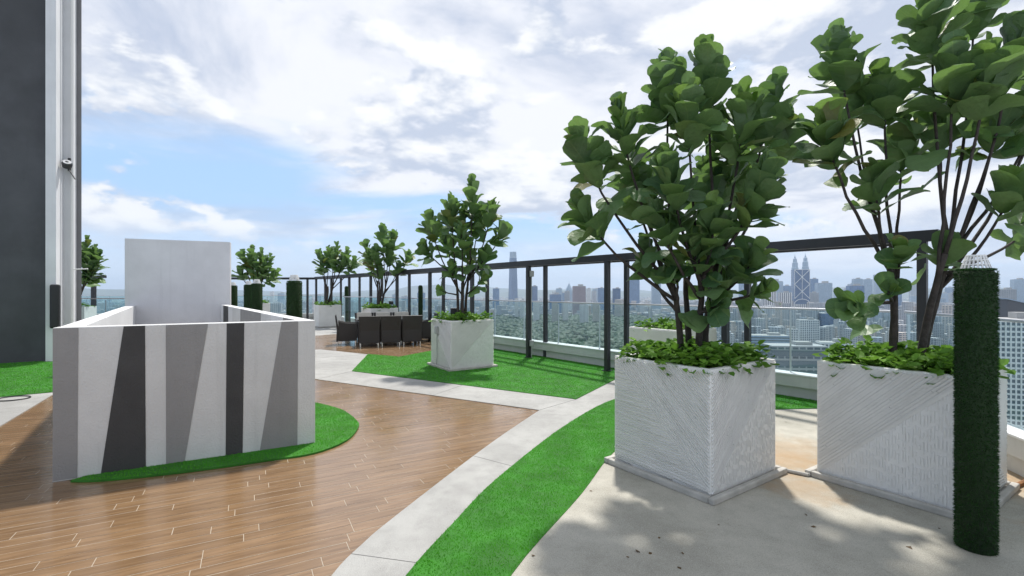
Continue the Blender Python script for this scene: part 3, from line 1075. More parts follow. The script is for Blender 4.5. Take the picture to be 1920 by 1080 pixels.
def ground_cover(loc, rot, label, n, z=PH + .0, lw=0.07, size=1.0):
    """leafy trailing plants filling a planter"""
    r = np.random.default_rng(int(abs(loc[0] * 100) + n))
    hh = (hs - .045) * size
    V, rn = [], []
    x = r.uniform(-1, 1, n) * (hh + .02)
    y = r.uniform(-1, 1, n) * (hh + .02)
    edge = np.maximum(np.abs(x), np.abs(y)) / hh
    zz = z - .07 + r.uniform(0, 1, n) ** 0.7 * (0.17 + .06 * np.sin(x * 9 + 1) * np.cos(y * 7)) - np.clip(edge - .85, 0, 1) * .25
    over = r.uniform(0, 1, n) < 0.04
    sx = np.where(over & (np.abs(x) > np.abs(y)), np.sign(x) * (hs * size + .02 + r.uniform(0, .03, n)), x)
    sy = np.where(over & (np.abs(y) >= np.abs(x)), np.sign(y) * (hs * size + .02 + r.uniform(0, .03, n)), y)
    zz = np.where(over, z + r.uniform(-.05, .04, n), zz)
    for i in range(n):
        L = lw * r.uniform(.6, 1.25)
        a = r.uniform(0, 2 * PI)
        tilt = r.uniform(-.1, .9)
        d = np.array([math.cos(a) * math.cos(tilt), math.sin(a) * math.cos(tilt), math.sin(tilt) * r.choice([1, 1, -.4])])
        s = np.array([-math.sin(a), math.cos(a), r.uniform(-.4, .4)])
        up = np.cross(d, s)
        c0 = np.array([sx[i], sy[i], zz[i]])
        w = L * .42
        p = [c0, c0 + d * L * .30 + s * w + up * .012, c0 + d * L * .75 + s * w * .85 + up * .008, c0 + d * L - up * .006, c0 + d * L * .75 - s * w * .85 + up * .008, c0 + d * L * .30 - s * w + up * .012, c0 + d * L * .5 - up * .006]
        for a_, b_ in ((0, 1), (1, 2), (2, 3), (3, 4), (4, 5), (5, 0)):
            V.append([p[a_], p[b_], p[6]])
        rn += [r.uniform(0, 1)] * 6
    o = link_mesh('ground_cover', tri_mesh('ground_cover', np.array(V), COVER, rn), None, (loc[0], loc[1], 0.012 + .03), (0, 0, rot))
    tag(o, label, 'ground cover', kind='stuff')
    return o


# ------------------------------------------------------------------ fiddle-leaf fig trees
def leaf_mesh(name, seed, mat, nw=2):
    """obovate leaf, rounded broad tip, folded along the midrib, wavy edge; base at the origin, along +Y, length 1"""
    r = random.Random(seed)
    mb = MB()
    ph1, ph2 = r.uniform(0, 6), r.uniform(0, 6)
    st = [(0, .025), (.10, .15), (.26, .235), (.42, .27), (.58, .325), (.74, .36), (.87, .315), (.96, .19), (1.0, .05)]
    curl = r.uniform(-.22, .05)
    fold = r.uniform(.10, .38)
    nl = len(st) - 1
    for i, (t, w) in enumerate(st):
        zz = curl * t * t + .03 * math.sin(t * 5 + ph1)
        for j in range(nw + 1):
            s = j / nw * 2 - 1
            wav = 0.05 * math.sin(t * 9 + s * 2.5 + ph2) * abs(s)
            mb.v.append((w * s * (1 + .07 * math.sin(t * 11 + ph1 + 2 * s)), t, zz + fold * w * abs(s) + wav * min(1, t * 3)))
    for i in range(nl):
        for j in range(nw):
            a = i * (nw + 1) + j
            mb.f.append((a, a + 1, a + nw + 2, a + nw + 1))
    return mb.mesh(name, mat, smooth=True)


LEAVES = [leaf_mesh('leaf', s, LEAF) for s in range(6)]
YOUNG = [leaf_mesh('leaf', 20 + s, LEAF_YOUNG) for s in range(3)]
SMALL_LEAF = [leaf_mesh('leaf', 40 + s, LEAF_MASS) for s in range(3)]


def leaf_np(me):
    me.calc_loop_triangles()
    v = np.array([p.co[:] for p in me.vertices])
    t = np.array([q.vertices[:] for q in me.loop_triangles])
    return v[t]


SMALL_NP = [leaf_np(m) for m in SMALL_LEAF]
BIG_NP = [leaf_np(m) for m in LEAVES]


def bez(a, b, c, d, n):
    return [a * (1 - t) ** 3 + b * 3 * t * (1 - t) ** 2 + c * 3 * t * t * (1 - t) + d * t ** 3 for t in [i / n for i in range(n + 1)]]


def fig_tree(base, tips, label, leaf_len, per=17, seed=1, dense=1.0, objects=300, stems=4, spread=0.1, r0=0.03, clen=0.55, fill=0, top_z=0.98):
    """tips: (x, y, z, cluster length scale[, leaves]) of every leaf cluster"""
    r = random.Random(seed)
    e = empty('fig_tree', (base[0], base[1], top_z))
    tag(e, label, 'tree', 'fig trees in planters')
    org = Vector((base[0], base[1], top_z))
    sb = []
    for i in range(stems):
        a = 2 * PI * (i + r.uniform(-.2, .2)) / stems
        sb.append(Vector((math.cos(a) * spread, math.sin(a) * spread, -.06)))
    leaves = []
    trunk_tops = []
    height = max(t[2] for t in tips) - top_z
    mean = sum((Vector(t[:3]) for t in tips), Vector()) / len(tips) - org
    for i in range(stems):
        # main stems fan out
        a = sb[i]
        b = Vector((a.x * 2.0 + mean.x * .3, a.y * 2.0 + mean.y * .3, height * r.uniform(.26, .36)))
        n = 7
        pts = bez(a, a + Vector((0, 0, height * .12)), b - Vector((a.x * .6, a.y * .6, height * .1)), b, n)
        pts = [p + Vector((r.uniform(-.006, .006), r.uniform(-.006, .006), 0)) for p in pts]
        MB().tube(pts, [r0 * (1.15 - .4 * k / n) for k in range(n + 1)], 9).build('trunk', BARK, e, smooth=True)
        trunk_tops.append((a, b, pts))
    for ti, tip in enumerate(tips):
        T = Vector(tip[:3]) - org
        sc = tip[3] if len(tip) > 3 else 1.0
        cnt = int((tip[4] if len(tip) > 4 else per) * dense)
        best = min(range(stems), key=lambda i: (trunk_tops[i][1].xy - T.xy).length + r.uniform(0, .15))
        pts_t = trunk_tops[best][2]
        start = pts_t[-1 - (ti % 3)] if T.z > pts_t[-1].z + .25 else pts_t[len(pts_t) // 2]
        out2 = Vector((T.x - start.x, T.y - start.y, 0))
        hgt = T.z - start.z
        m1 = start + out2 * .38 + Vector((0, 0, hgt * .25))
        m2 = start + out2 * .86 + Vector((0, 0, hgt * .60))
        n = 9
        pts = bez(start, m1, m2, T, n)
        pts = [p + Vector((r.uniform(-.008, .008), r.uniform(-.008, .008), 0)) * (0 if k in (0,) else 1) for k, p in enumerate(pts)]
        rr = r0 * .62
        MB().tube(pts, [rr * (1 - .62 * k / n) for k in range(n + 1)], 7).build('branch', BARK, e, smooth=True)
        # leaves spiral down from the tip
        cl = clen * sc
        path = pts[::-1]
        ga = r.uniform(0, 6)
        seg, acc = [], 0.0
        for q in range(len(path) - 1):
            seg.append((acc, path[q], path[q + 1]))
            acc += (path[q + 1] - path[q]).length
        for k in range(cnt):
            f = k / max(1, cnt - 1)
            s = min(cl * f ** 0.9, acc * .98)
            for q0, pa, pb in seg:
                L = (pb - pa).length
                if s <= q0 + L + 1e-6:
                    pos = pa.lerp(pb, (s - q0) / max(L, 1e-6))
                    ax = (pa - pb).normalized()
                    break
            ga += 2.39996 + r.uniform(-.35, .35)
            u = ax.orthogonal().normalized()
            w = ax.cross(u)
            rad = u * math.cos(ga) + w * math.sin(ga)
            th_ = R(6 + 50 * f ** .8 + r.uniform(-12, 14))
            d = (ax * math.cos(th_) + rad * math.sin(th_)).normalized()
            if f > .6:
                d = (d + Vector((0, 0, -.25 * r.random()))).normalized()
            up = (ax - d * ax.dot(d)).normalized()
            side = d.cross(up).normalized()
            rollv = r.uniform(-.45, .45)
            side2 = side * math.cos(rollv) + up * math.sin(rollv)
            up2 = side2.cross(d).normalized()
            ls = leaf_len * (0.62 + .48 * min(1, f * 2.2)) * r.uniform(.78, 1.18) * min(1.0, .5 + .8 * sc)
            M4 = Matrix(((side2.x, d.x, up2.x, pos.x), (side2.y, d.y, up2.y, pos.y), (side2.z, d.z, up2.z, pos.z), (0, 0, 0, 1)))
            wid = r.uniform(.86, 1.12)
            leaves.append((f, M4 @ Matrix.Diagonal((ls * wid, ls, ls, 1)), pos))
    # older leaves inside the crown
    for k in range(fill):
        a = r.choice(leaves)
        q = a[2] * r.uniform(.55, .95)
        q.z = a[2].z - r.uniform(.0, .5) * .5
        d = Vector((r.uniform(-1, 1), r.uniform(-1, 1), r.uniform(-.7, .6))).normalized()
        sd = d.orthogonal().normalized()
        up2 = sd.cross(d)
        ls = leaf_len * r.uniform(.8, 1.1)
        M4 = Matrix(((sd.x, d.x, up2.x, q.x), (sd.y, d.y, up2.y, q.y), (sd.z, d.z, up2.z, q.z), (0, 0, 0, 1)))
        leaves.append((1.0, M4 @ Matrix.Diagonal((ls, ls, ls, 1)), q))
    # those towards the camera show largest
    leaves.sort(key=lambda q: (q[2] + org).y + (0.25 if q[0] >= 1 else 0))
    for f, M4, pos in leaves[:objects]:
        me = r.choice(YOUNG) if (f < .30 and r.random() < .55) else r.choice(LEAVES)
        o = link_mesh('leaf', me, e)
        o.matrix_local = M4
    rest = leaves[objects:]
    if rest:
        V, rn = [], []
        for f, M4, pos in rest:
            a = r.choice(SMALL_NP if objects == 0 else BIG_NP)
            m = np.array(M4)
            V.append(a @ m[:3, :3].T + m[:3, 3])
            rn += [r.random()] * len(a)
        me = tri_mesh('crown', np.concatenate(V), LEAF_MASS, rn)
        o = link_mesh('crown', me, e)
        o['kind'] = 'stuff'
    return e


def tipsf(lst, d0, jit, seed):
    r = random.Random(seed)
    out_ = []
    for q in lst:
        px, py, dd = q[0], q[1], q[2]
        p = at(px, py, d0 + dd)
        out_.append((p.x, p.y, p.z, *(q[3:] if len(q) > 3 else ())))
    return out_


P1 = (1.62, 4.30); P2 = (3.285, 3.98); P3 = (-1.06, 10.13); P4 = (2.62, 7.85)
P5 = (-4.62, 16.75); P6 = (-8.15, 21.2); P7 = (-12.3, 23.2); P8 = (-16.4, 18.0)
planter(P1, PROT, 'large white planter with herringbone ridges standing between turf strip and second big planter', ('A', 'B'))
planter(P2, R(34), 'large white planter partly behind the dark turf pillar', ('B', 'A'))
planter(P3, R(33), 'white ridged planter standing alone on the bright turf wedge', ('A', 'B'))
planter(P4, R(35), 'white planter mostly hidden behind the large herringbone planter', ('B', 'A'))
planter(P5, R(35), 'white planter directly behind the dining table', ('A', 'B'), relief=False)
planter(P6, R(35), 'white planter half behind the small teal glass screen', ('A', 'B'), relief=False, size=.97)
planter(P7, R(35), 'small distant white planter behind the turf pillar pair', ('A', 'B'), relief=False)
planter(P8, R(20), 'distant white planter beside the tower edge', ('A', 'B'), relief=False)
for P, nn, lw, lb in ((P1, 1500, .075, 'leafy green ground cover filling the large herringbone planter'), (P2, 1500, .075, 'trailing green ground cover in the planter behind the turf pillar'),
                      (P3, 800, .075, 'green ground cover in the planter on the turf wedge'), (P4, 450, .08, 'green ground cover in the half-hidden planter behind the herringbone one'),
                      (P5, 420, .11, 'bright green ground cover in the planter behind the dining table'), (P6, 300, .09, 'low ground cover in the planter by the teal glass screen'),
                      (P7, 200, .10, 'low ground cover in the small distant planter behind turf pillars'), (P8, 150, .10, 'low ground cover in the planter beside the tower edge')):
    ground_cover(P, PROT if P != P8 else R(20), lb, nn, lw=lw)

t1 = tipsf([(1250, 120, .15, 1.0, 20), (1328, 98, .0, 1.05, 22), (1290, 175, -.25, .9, 18), (1162, 205, -.05, 1.0, 20), (1088, 252, .0, .95, 18), (1090, 385, -.1, .7, 14),
            (1448, 165, .1, 1.0, 20), (1395, 185, -.1, .95, 18), (1470, 215, .35, .9, 16), (1438, 318, -.45, .95, 20), (1252, 300, -.45, .9, 16), (1205, 330, .3, .9, 16), (1330, 320, .25, 1.0, 18),
            (1345, 240, .45, 1.0, 18), (1235, 400, -.35, .6, 12), (1340, 400, -.35, .7, 14), (1415, 480, -.3, .55, 10), (1180, 300, .45, .8, 14), (1395, 300, .5, .9, 14), (1300, 455, -.3, .5, 11), (1375, 500, -.25, .45, 10), (1430, 545, -.35, .25, 7), (1270, 490, -.1, .4, 9), (1205, 470, .1, .5, 9), (1345, 570, -.3, .2, 6), (1330, 500, .3, .5, 10)], 4.3, 0, 3)
fig_tree(P1, t1, 'full dense fig tree with big leathery leaves in the herringbone planter', 0.275, seed=3, objects=300, stems=4, spread=.10, r0=.028, clen=.56, fill=70, dense=1.3)
t2 = tipsf([(1572, 75, .25, .9, 17), (1545, 225, -.15, .75, 17), (1655, 150, .2, .8, 16), (1742, 5, .1, 1.0, 20), (1832, -25, .3, .9, 16), (1790, 105, -.25, .8, 17), (1850, 110, -.35, .85, 18),
            (1905, 60, -.05, .8, 16), (1900, 345, -.2, .55, 12), (1598, 572, -.1, .22, 8), (1640, 330, .05, .6, 12), (1690, 250, .3, .8, 14), (1760, 210, .25, .8, 14), (1870, 215, .1, .7, 14),
            (1600, 165, .4, .7, 12), (1690, 470, -.15, .3, 8), (1770, 470, -.1, .3, 8), (1665, 545, -.1, .2, 6), (1950, 180, .1, .8, 16), (1935, 420, .2, .5, 10), (1985, 90, .1, .8, 14)], 3.95, 0, 4)
fig_tree(P2, t2, 'open-branched fig tree in the planter behind the turf pillar', 0.28, seed=8, objects=300, stems=4, spread=.11, r0=.027, clen=.55, fill=34, dense=1.4)
t3 = tipsf([(886, 347, 0, 1.1, 20), (846, 378, -.1, 1.0, 18), (806, 408, 0, .8, 15), (944, 428, 0, .6, 14), (922, 388, .2, .8, 13), (866, 430, -.5, .8, 16), (797, 462, -.2, .5, 12), (912, 470, -.3, .7, 13), (900, 395, .4, 1.0, 16),
            (836, 440, .4, .8, 14), (868, 395, .2, 1.0, 16), (845, 500, -.3, .4, 9), (905, 520, -.2, .35, 8), (880, 460, .3, .7, 12), (828, 545, -.2, .2, 5)], 10.1, 0, 5)
fig_tree(P3, t3, 'mid-distance fig tree in the lone planter on the turf wedge', 0.335, seed=5, objects=200, stems=4, spread=.07, r0=.030, clen=.68, fill=22, dense=1.12)
t5 = tipsf([(718, 430, 0, 1.2, 18), (738, 440, .3, .9, 14), (688, 460, 0, 1.0, 16), (705, 470, -.3, .9, 15), (766, 478, 0, .6, 12), (746, 500, -.2, .5, 11), (728, 465, .2, .9, 14), (696, 485, .3, .8, 12), (712, 505, -.1, .5, 10)], 16.7, 0, 6)
fig_tree(P5, t5, 'slender fig tree in the planter behind the dining table', 0.40, seed=6, objects=0, stems=4, spread=.07, r0=.035, clen=.75)
t6 = tipsf([(632, 460, 0, 1.2, 16), (616, 468, .2, 1.0, 15), (600, 475, 0, 1.0, 14), (650, 470, 0, 1.0, 15), (665, 488, 0, .7, 12), (625, 480, -.3, .9, 15), (643, 485, -.3, .8, 14), (606, 490, -.2, .7, 12)], 21.2, 0, 7)
fig_tree(P6, t6, 'round-headed fig tree in the planter by the teal glass screen', 0.42, seed=7, objects=0, stems=4, spread=.07, r0=.040, clen=.85)
t7 = tipsf([(473, 467, 0, 1.0, 16), (456, 476, 0, .9, 14), (490, 474, 0, 1.0, 15), (506, 482, 0, 1.0, 14), (518, 512, 0, .7, 12), (450, 508, 0, .6, 12), (480, 490, -.3, 1.0, 16), (497, 497, -.3, 1.0, 15), (470, 498, .2, .8, 14)], 23.2, 0, 8)
fig_tree(P7, t7, 'distant fig tree behind the group of four turf pillars', 0.46, seed=9, objects=0, stems=3, spread=.07, r0=.045, clen=.95)
t8 = tipsf([(163, 452, 0, 1.1, 16), (150, 470, 0, 1.0, 15), (178, 468, 0, 1.0, 15), (185, 480, 0, .9, 14), (140, 480, 0, .9, 12), (165, 485, -.3, .9, 15), (175, 505, -.2, .8, 14), (160, 515, 0, .6, 12)], 18.0, 0, 9)
fig_tree(P8, t8, 'distant fig tree half hidden by the white tower edge', 0.40, seed=10, objects=0, stems=3, spread=.07, r0=.035, clen=.8)

# irrigation pipe linking the two large planters, small fittings
a = Vector((*G(1472, 888), .03)); b = Vector((*G(1515, 897), .03)); c = Vector((*G(1543, 886), .03))
o = MB().tube([a, b], .016, 8).tube([b, c + Vector((.1, .1, 0))], .014, 8).build('drain_pipe', TRAY)
tag(o, 'thin pale drain pipe on the concrete joining the two large planters', 'pipe')
a = Vector((*G(1905, 918), .03))
o = MB().tube([a + Vector((-.35, .1, 0)), a, a + Vector((.5, .25, 0))], .02, 8).build('drain_pipe', simple('rusty_pipe', (.32, .15, .06), .8, .4, 10))
tag(o, 'rusty orange pipe on the floor beyond the turf pillar', 'pipe')
e3 = Vector((math.cos(R(33)), math.sin(R(33)))); n3 = Vector((-e3.y, e3.x))
fc = Vector(P3) - e3 * (hs + .03) + n3 * .12
e = empty('socket_box', (fc.x, fc.y, .78), R(33))
tag(e, 'grey socket box with a cable on the face of the lone planter', 'socket box')
MB().box((0, 0, 0), (.05, .10, .16)).build('housing', PLASTIC_G, e, bevel=.008)
MB().box((-.03, 0, 0), (.012, .08, .13)).build('lid', PLASTIC_G, e)
MB().tube([(.0, 0, -.08), (.005, .01, -.3), (.0, -.005, -.55), (-.01, .01, -.74)], .007, 6).build('cable', PLASTIC_G, e)
def spot(loc, label):
    e = empty('garden_spotlight', loc, random.random())
    tag(e, label, 'spotlight')
    MB().tube([(0, 0, -.05), (0, 0, .06)], .012).build('stake', PLASTIC_B, e)
    MB().box((0, 0, .12), (.14, .10, .12)).build('lamp_head', PLASTIC_B, e, bevel=.01)
spot((P3[0] - .18, P3[1] + .1, 1.05), 'small black spotlight among the ground cover of the lone planter')
spot((P5[0] + .35, P5[1] + .2, 1.05), 'small black spotlight in the planter behind the dining table')

# ------------------------------------------------------------------ turf-covered vent pillars
def pillar_meshes(rad, H, nbl, w, length, seed, cap=True):
    r = np.random.default_rng(seed)
    core = MB().lathe([(rad, 0), (rad, H - .02), (rad - .02, H)], n=28).mesh('pillar_core', PILLAR_CORE, True)
    a = r.uniform(0, 2 * PI, nbl)
    z = r.uniform(0.004, H, nbl)
    ln_ = length * r.uniform(.5, 1.2, nbl)
    nrm = np.stack([np.cos(a), np.sin(a), np.zeros(nbl)], 1)
    tan = np.stack([-np.sin(a), np.cos(a), np.zeros(nbl)], 1)
    lift = r.uniform(-.9, .5, nbl)[:, None] * np.array([0, 0, 1.0]) + tan * r.uniform(-.7, .7, nbl)[:, None]
    p = nrm * rad + np.stack([np.zeros(nbl), np.zeros(nbl), z], 1)
    ang = r.uniform(0, PI, nbl)[:, None]
    wd = (tan * np.cos(ang) + np.array([0, 0, 1.0]) * np.sin(ang)) * w / 2
    V = np.stack([p - wd, p + wd, p + (nrm + lift) * ln_[:, None] * .8], 1)
    # rim
    m = nbl // 14
    a2, r2 = r.uniform(0, 2 * PI, m), rad * np.sqrt(r.uniform(.55, 1, m))
    q = np.stack([np.cos(a2) * r2, np.sin(a2) * r2, np.full(m, H)], 1)
    wv = np.stack([-np.sin(a2), np.cos(a2), np.zeros(m)], 1) * w / 2
    tp = q + np.stack([r.uniform(-.5, .5, m), r.uniform(-.5, .5, m), np.ones(m)], 1) * length * .8
    V = np.concatenate([V, np.stack([q - wv, q + wv, tp], 1)])
    V[:, :, 2] = np.maximum(V[:, :, 2], 0.002)
    return core, tri_mesh('turf_cover', V, FUR, r.uniform(0, 1, len(V)))


def vent_cap_mesh(rad):
    mb = MB()
    n, h = 20, .085
    rt = rad * .62
    prof = lambda t: rad + (rt - rad) * t
    for t in (0.02, .36, .68, 1.0):
        pts = [(prof(t) * math.cos(a), prof(t) * math.sin(a), h * t) for a in np.linspace(0, 2 * PI, 29)]
        mb.tube(pts, .0045, 5, cap=False)
    for j in range(n):
        a = 2 * PI * j / n
        mb.bar((prof(0) * math.cos(a), prof(0) * math.sin(a), 0), (prof(1) * math.cos(a), prof(1) * math.sin(a), h), .008, .006)
    for j in range(6):
        a = PI * j / 6
        mb.bar((-rt * math.cos(a), -rt * math.sin(a), h + .001 * j), (rt * math.cos(a), rt * math.sin(a), h + .001 * j), .008, .005)
    return mb.mesh('vent_cap', PLASTIC_W)


CORE, FURM = pillar_meshes(.094, 1.71, 20000, .005, .017, 3)
CAPM = vent_cap_mesh(.072)
CORE2, FURM2 = pillar_meshes(.07, 1.72, 3500, .012, .02, 4)


def turf_pillar(x, y, label, s=1.0, slim=False):
    e = empty('turf_pillar', (x, y, .014))
    tag(e, label, 'pillar', 'turf-covered vent pillars')
    link_mesh('pillar_core', CORE2 if slim else CORE, e)
    o = link_mesh('turf_cover', FURM2 if slim else FURM, e, rot=(0, 0, random.random() * 6))
    o['kind'] = 'stuff'
    if not slim:
        link_mesh('vent_cap', CAPM, e, (0, 0, 1.715))
    else:
        MB().lathe([(.07, 0), (.06, .03), (.03, .05)], n=16).build('rounded_top', PILLAR_CORE, e, loc=(0, 0, 1.718), smooth=True)
    return e


turf_pillar(2.86, 2.96, 'tall dark turf-wrapped pillar with white vent cap, closest to the camera')
turf_pillar(-3.03, 6.68, 'turf-wrapped pillar standing apart from the cluster of three behind the enclosure')
turf_pillar(-4.92, 9.25, 'turf-wrapped pillar overlapping its twin behind the striped enclosure')
turf_pillar(-5.95, 10.85, 'turf-wrapped pillar half hidden behind its twin beyond the enclosure')
turf_pillar(-7.35, 12.65, 'turf-wrapped pillar next to the tall grey wall, the most distant capped one')
turf_pillar(-3.05, 16.0, 'slim uncapped turf pillar behind the dining table before the glass', slim=True)
turf_pillar(-6.55, 19.0, 'slim uncapped turf pillar beside the teal glass screen', slim=True)

# ------------------------------------------------------------------ dining set
def make_chair():
    e = empty('wicker_chair')
    # local: seat faces +Y, back at -Y
    prof = [(-.30, .10), (-.285, .45), (-.335, .86), (-.295, .87), (-.235, .47), (-.24, .10)]
    mb = MB()
    n = len(prof)
    w0 = [.265, .265, .295, .295, .265, .265]
    vs = [(-w0[i], y, z) for i, (y, z) in enumerate(prof)] + [(w0[i], y, z) for i, (y, z) in enumerate(prof)]
    fs = [tuple(range(n))[::-1], tuple(range(n, 2 * n))] + [(i, (i + 1) % n, (i + 1) % n + n, i + n) for i in range(n)]
    mb.add(vs, [q[::-1] for q in fs])
    mb.build('backrest', WICKER, e, bevel=.012)
    for s in (-1, 1):
        pr = [(-.238, .12), (.27, .12), (.29, .60), (.25, .63), (-.02, .64), (-.242, .70)]
        m = len(pr)
        vs = [(s * .235, y, z) for y, z in pr] + [(s * .29, y, z) for y, z in pr]
        fs = [tuple(range(m)), tuple(range(m, 2 * m))[::-1]] + [(i, i + m, (i + 1) % m + m, (i + 1) % m) for i in range(m)]
        if s < 0:
            fs = [q[::-1] for q in fs]
        MB().add(vs, fs).build('armrest', WICKER, e, bevel=.01)
    MB().box((0, .015, .25), (.465, .50, .28)).build('seat', WICKER, e, bevel=.01)
    MB().box((0, .03, .43), (.45, .48, .09)).build('seat_cushion', CUSHION, e, bevel=.025)
    for x in (-.24, .24):
        for y in (-.26, .24):
            MB().tube([(x, y, 0), (x, y, .125)], .016, 10).build('leg', CHROME, e)
    return e


TANG = R(21)
td_, tp_ = Vector((math.cos(TANG), math.sin(TANG))), Vector((-math.sin(TANG), math.cos(TANG)))
TC = Vector((-3.84, 14.75))
tb = empty('dining_table', (TC.x, TC.y, .018), TANG)
tag(tb, 'long dark rectangular dining table ringed by wicker chairs', 'table')
MB().box((0, 0, .72), (1.8, 1.0, .035)).build('table_top', TABLETOP, tb, bevel=.006)
MB().box((0, 0, .66), (1.66, .86, .08)).build('apron', WICKER, tb)
for x in (-.8, .8):
    for y in (-.40, .40):
        MB().box((x, y, .31), (.09, .09, .62)).build('leg', WICKER, tb)
ch0 = make_chair()
spots = []
near = ['wicker chair with its back to the viewer nearest the striped enclosure', 'middle of three wicker chairs with backs to the viewer', 'wicker chair with its back to the viewer beside the lone planter']
farl = ['cream-cushioned chair across the table at the enclosure end', 'cream-cushioned chair across the table in the middle', 'cream-cushioned chair across the table at the slim pillar end']
for k, s in enumerate((-.59, 0, .59)):
    spots.append((TC + td_ * s - tp_ * .80, TANG, near[k], False))
for k, s in enumerate((-.59, 0, .59)):
    spots.append((TC + td_ * s + tp_ * .82, TANG + PI, farl[k], True))
spots.append((TC - td_ * 1.17 - tp_ * .12, TANG - PI / 2, 'wicker chair seen from the side at the end of the table near the enclosure', False))
spots.append((TC + td_ * 1.2 - tp_ * .05, TANG + PI / 2, 'wicker chair at the end of the table half hidden by the lone planter', False))
for i, (p, rz, lb, cream) in enumerate(spots):
    c = ch0 if i == 0 else copy_tree(ch0)
    c.location = (p.x, p.y, .018)
    c.rotation_euler = (0, 0, rz + random.uniform(-.04, .04))
    tag(c, lb, 'chair', 'wicker chairs round the dining table')
    if cream:
        MB().box((0, -.20, .68), (.46, .09, .46)).build('back_cushion', CUSHION, c, bevel=.03, rot=(R(5), 0, 0), loc=(0, 0, -.01))

# ------------------------------------------------------------------ the city below
GZ = -130.0
def city_ground_mat():
    m, n, out = new_mat('city_ground')
    b = n.new('ShaderNodeBsdfPrincipled')
    n.link(b.outputs[0], out.inputs[0])
    co = n.new('ShaderNodeTexCoord').outputs['Object']
    f = n.noise(co, 0.0022, 8, 0.62)
    v = n.new('ShaderNodeTexVoronoi')
    n.link(co, v.inputs['Vector'])
    v.inputs['Scale'].default_value = 0.02
    blk = n.mix(n.ramp(n.sep(v.outputs['Color'])[0], 0.2, 0.8), (0.24, 0.24, 0.23), (0.38, 0.36, 0.33))
    n.link(n.mix(n.ramp(f, 0.44, 0.56), blk, (0.045, 0.075, 0.03)), b.inputs['Base Color'])
    b.inputs['Roughness'].default_value = 0.9
    return m
S = 15500
o = MB().prism([(-S, -400), (S, -400), (S, S), (-S, S)], GZ - .5, GZ).build('city_ground', city_ground_mat())
tag(o, kind='structure')

hm = simple('far_hills', (0.06, 0.09, 0.05), 0.9, 0.3, 0.002)
mb = MB()
for dist, amp, ph in ((11500, 190, 0.3), (14000, 330, 2.1)):
    k0 = len(mb.v)
    nn = 140
    for i in range(nn):
        a = R(-62 + 124 * i / (nn - 1))
        h_ = amp * (0.45 + .25 * math.sin(a * 7 + ph) + .18 * math.sin(a * 17 + ph * 2) + .09 * math.sin(a * 41 + ph) + .05 * math.sin(a * 83))
        for dd, zz in ((-700, 0), (0, h_), (900, 0)):
            D = dist + dd
            mb.v.append((D * math.sin(a), D * math.cos(a) * .98, GZ + max(zz, 0) + .2))
    for i in range(nn - 1):
        for j in range(2):
            q = k0 + i * 3 + j
            mb.f.append((q, q + 3, q + 4, q + 1))
o = mb.build('hills', hm, smooth=True)
tag(o, kind='structure')

CM = {
    'blue': facade_mat('blue_glass', (0.14, 0.22, 0.34), (0.05, 0.11, 0.22), 6, 4, .9, .8, .2),
    'deep': facade_mat('deep_blue_glass', (0.07, 0.14, 0.26), (0.03, 0.07, 0.16), 6, 4, .92, .85, .15),
    'pale': facade_mat('pale_blue_glass', (0.34, 0.42, 0.5), (0.14, 0.22, 0.3), 5, 3.8, .7, .7, .25),
    'white': facade_mat('white_slab', (0.72, 0.71, 0.69), (0.08, 0.09, 0.1), 5, 3.3, .45, .5, .4),
    'stripe': facade_mat('white_striped', (0.75, 0.74, 0.72), (0.10, 0.11, 0.13), 8, 300, .5, 1.1, .4),
    'brown': facade_mat('mauve_brown', (0.33, 0.25, 0.26), (0.12, 0.09, 0.10), 6, 4, .5, .5, .4),
    'grey': facade_mat('grey_office', (0.36, 0.37, 0.38), (0.06, 0.08, 0.1), 6, 4, .8, .5, .3),
    'beige': facade_mat('beige_slab', (0.58, 0.54, 0.48), (0.1, 0.1, 0.1), 4.5, 3.2, .5, .5, .4),
}
ROOF = simple('pale_roof', (0.42, 0.42, 0.41), 0.9, 0.25, 0.08)
PLAINW = simple('plain_white_panel', (0.74, 0.74, 0.73), 0.7, 0.1, 0.1)
DGLASS = simple('dark_window_glass', (0.13, 0.16, 0.19), 0.15)
STEELBLUE = simple('steel_cladding', (0.30, 0.40, 0.52), 0.35, 0.15, 0.05)


def block(px0, px1, top, d, style, label, name='office_tower', yaw=0.0, dep=.8, roof=True, cat='building', base=None):
    w = (px1 - px0) / F * d
    x = ((px0 + px1) / 2 - CX) / F * d
    zt = EYE - (top - HY) / F * d
    H = zt - GZ
    dp = w * dep
    e = empty(name, (x, d + dp / 2, GZ), yaw + math.atan2(-x, d) * .5)
    tag(e, label, cat)
    MB().box((0, 0, H / 2), (w, dp, H)).build('facade', CM[style], e)
    if roof:
        MB().box((0, 0, H + w * .015), (w * .94, dp * .94, w * .03)).build('roof', ROOF, e)
        MB().box((w * .12, 0, H + w * .10), (w * .38, dp * .4, w * .14)).build('plant_room', ROOF, e)
    return e, w, dp, H


# tall blue landmark tower
d = 4000
x = (962 - CX) / F * d
e = empty('skyscraper', (x, d, GZ), .5)
tag(e, 'tallest tapering blue glass skyscraper with pale lattice crown, seen above the pergola beam', 'skyscraper')
Ht = EYE + 61 / F * d - GZ
MB().box((0, 0, Ht / 2), (60, 60, Ht), taper=.74).build('shaft', CM['deep'], e)
MB().box((0, 0, Ht + 26), (44, 44, 52), taper=.88).build('lattice_crown', CM['pale'], e)
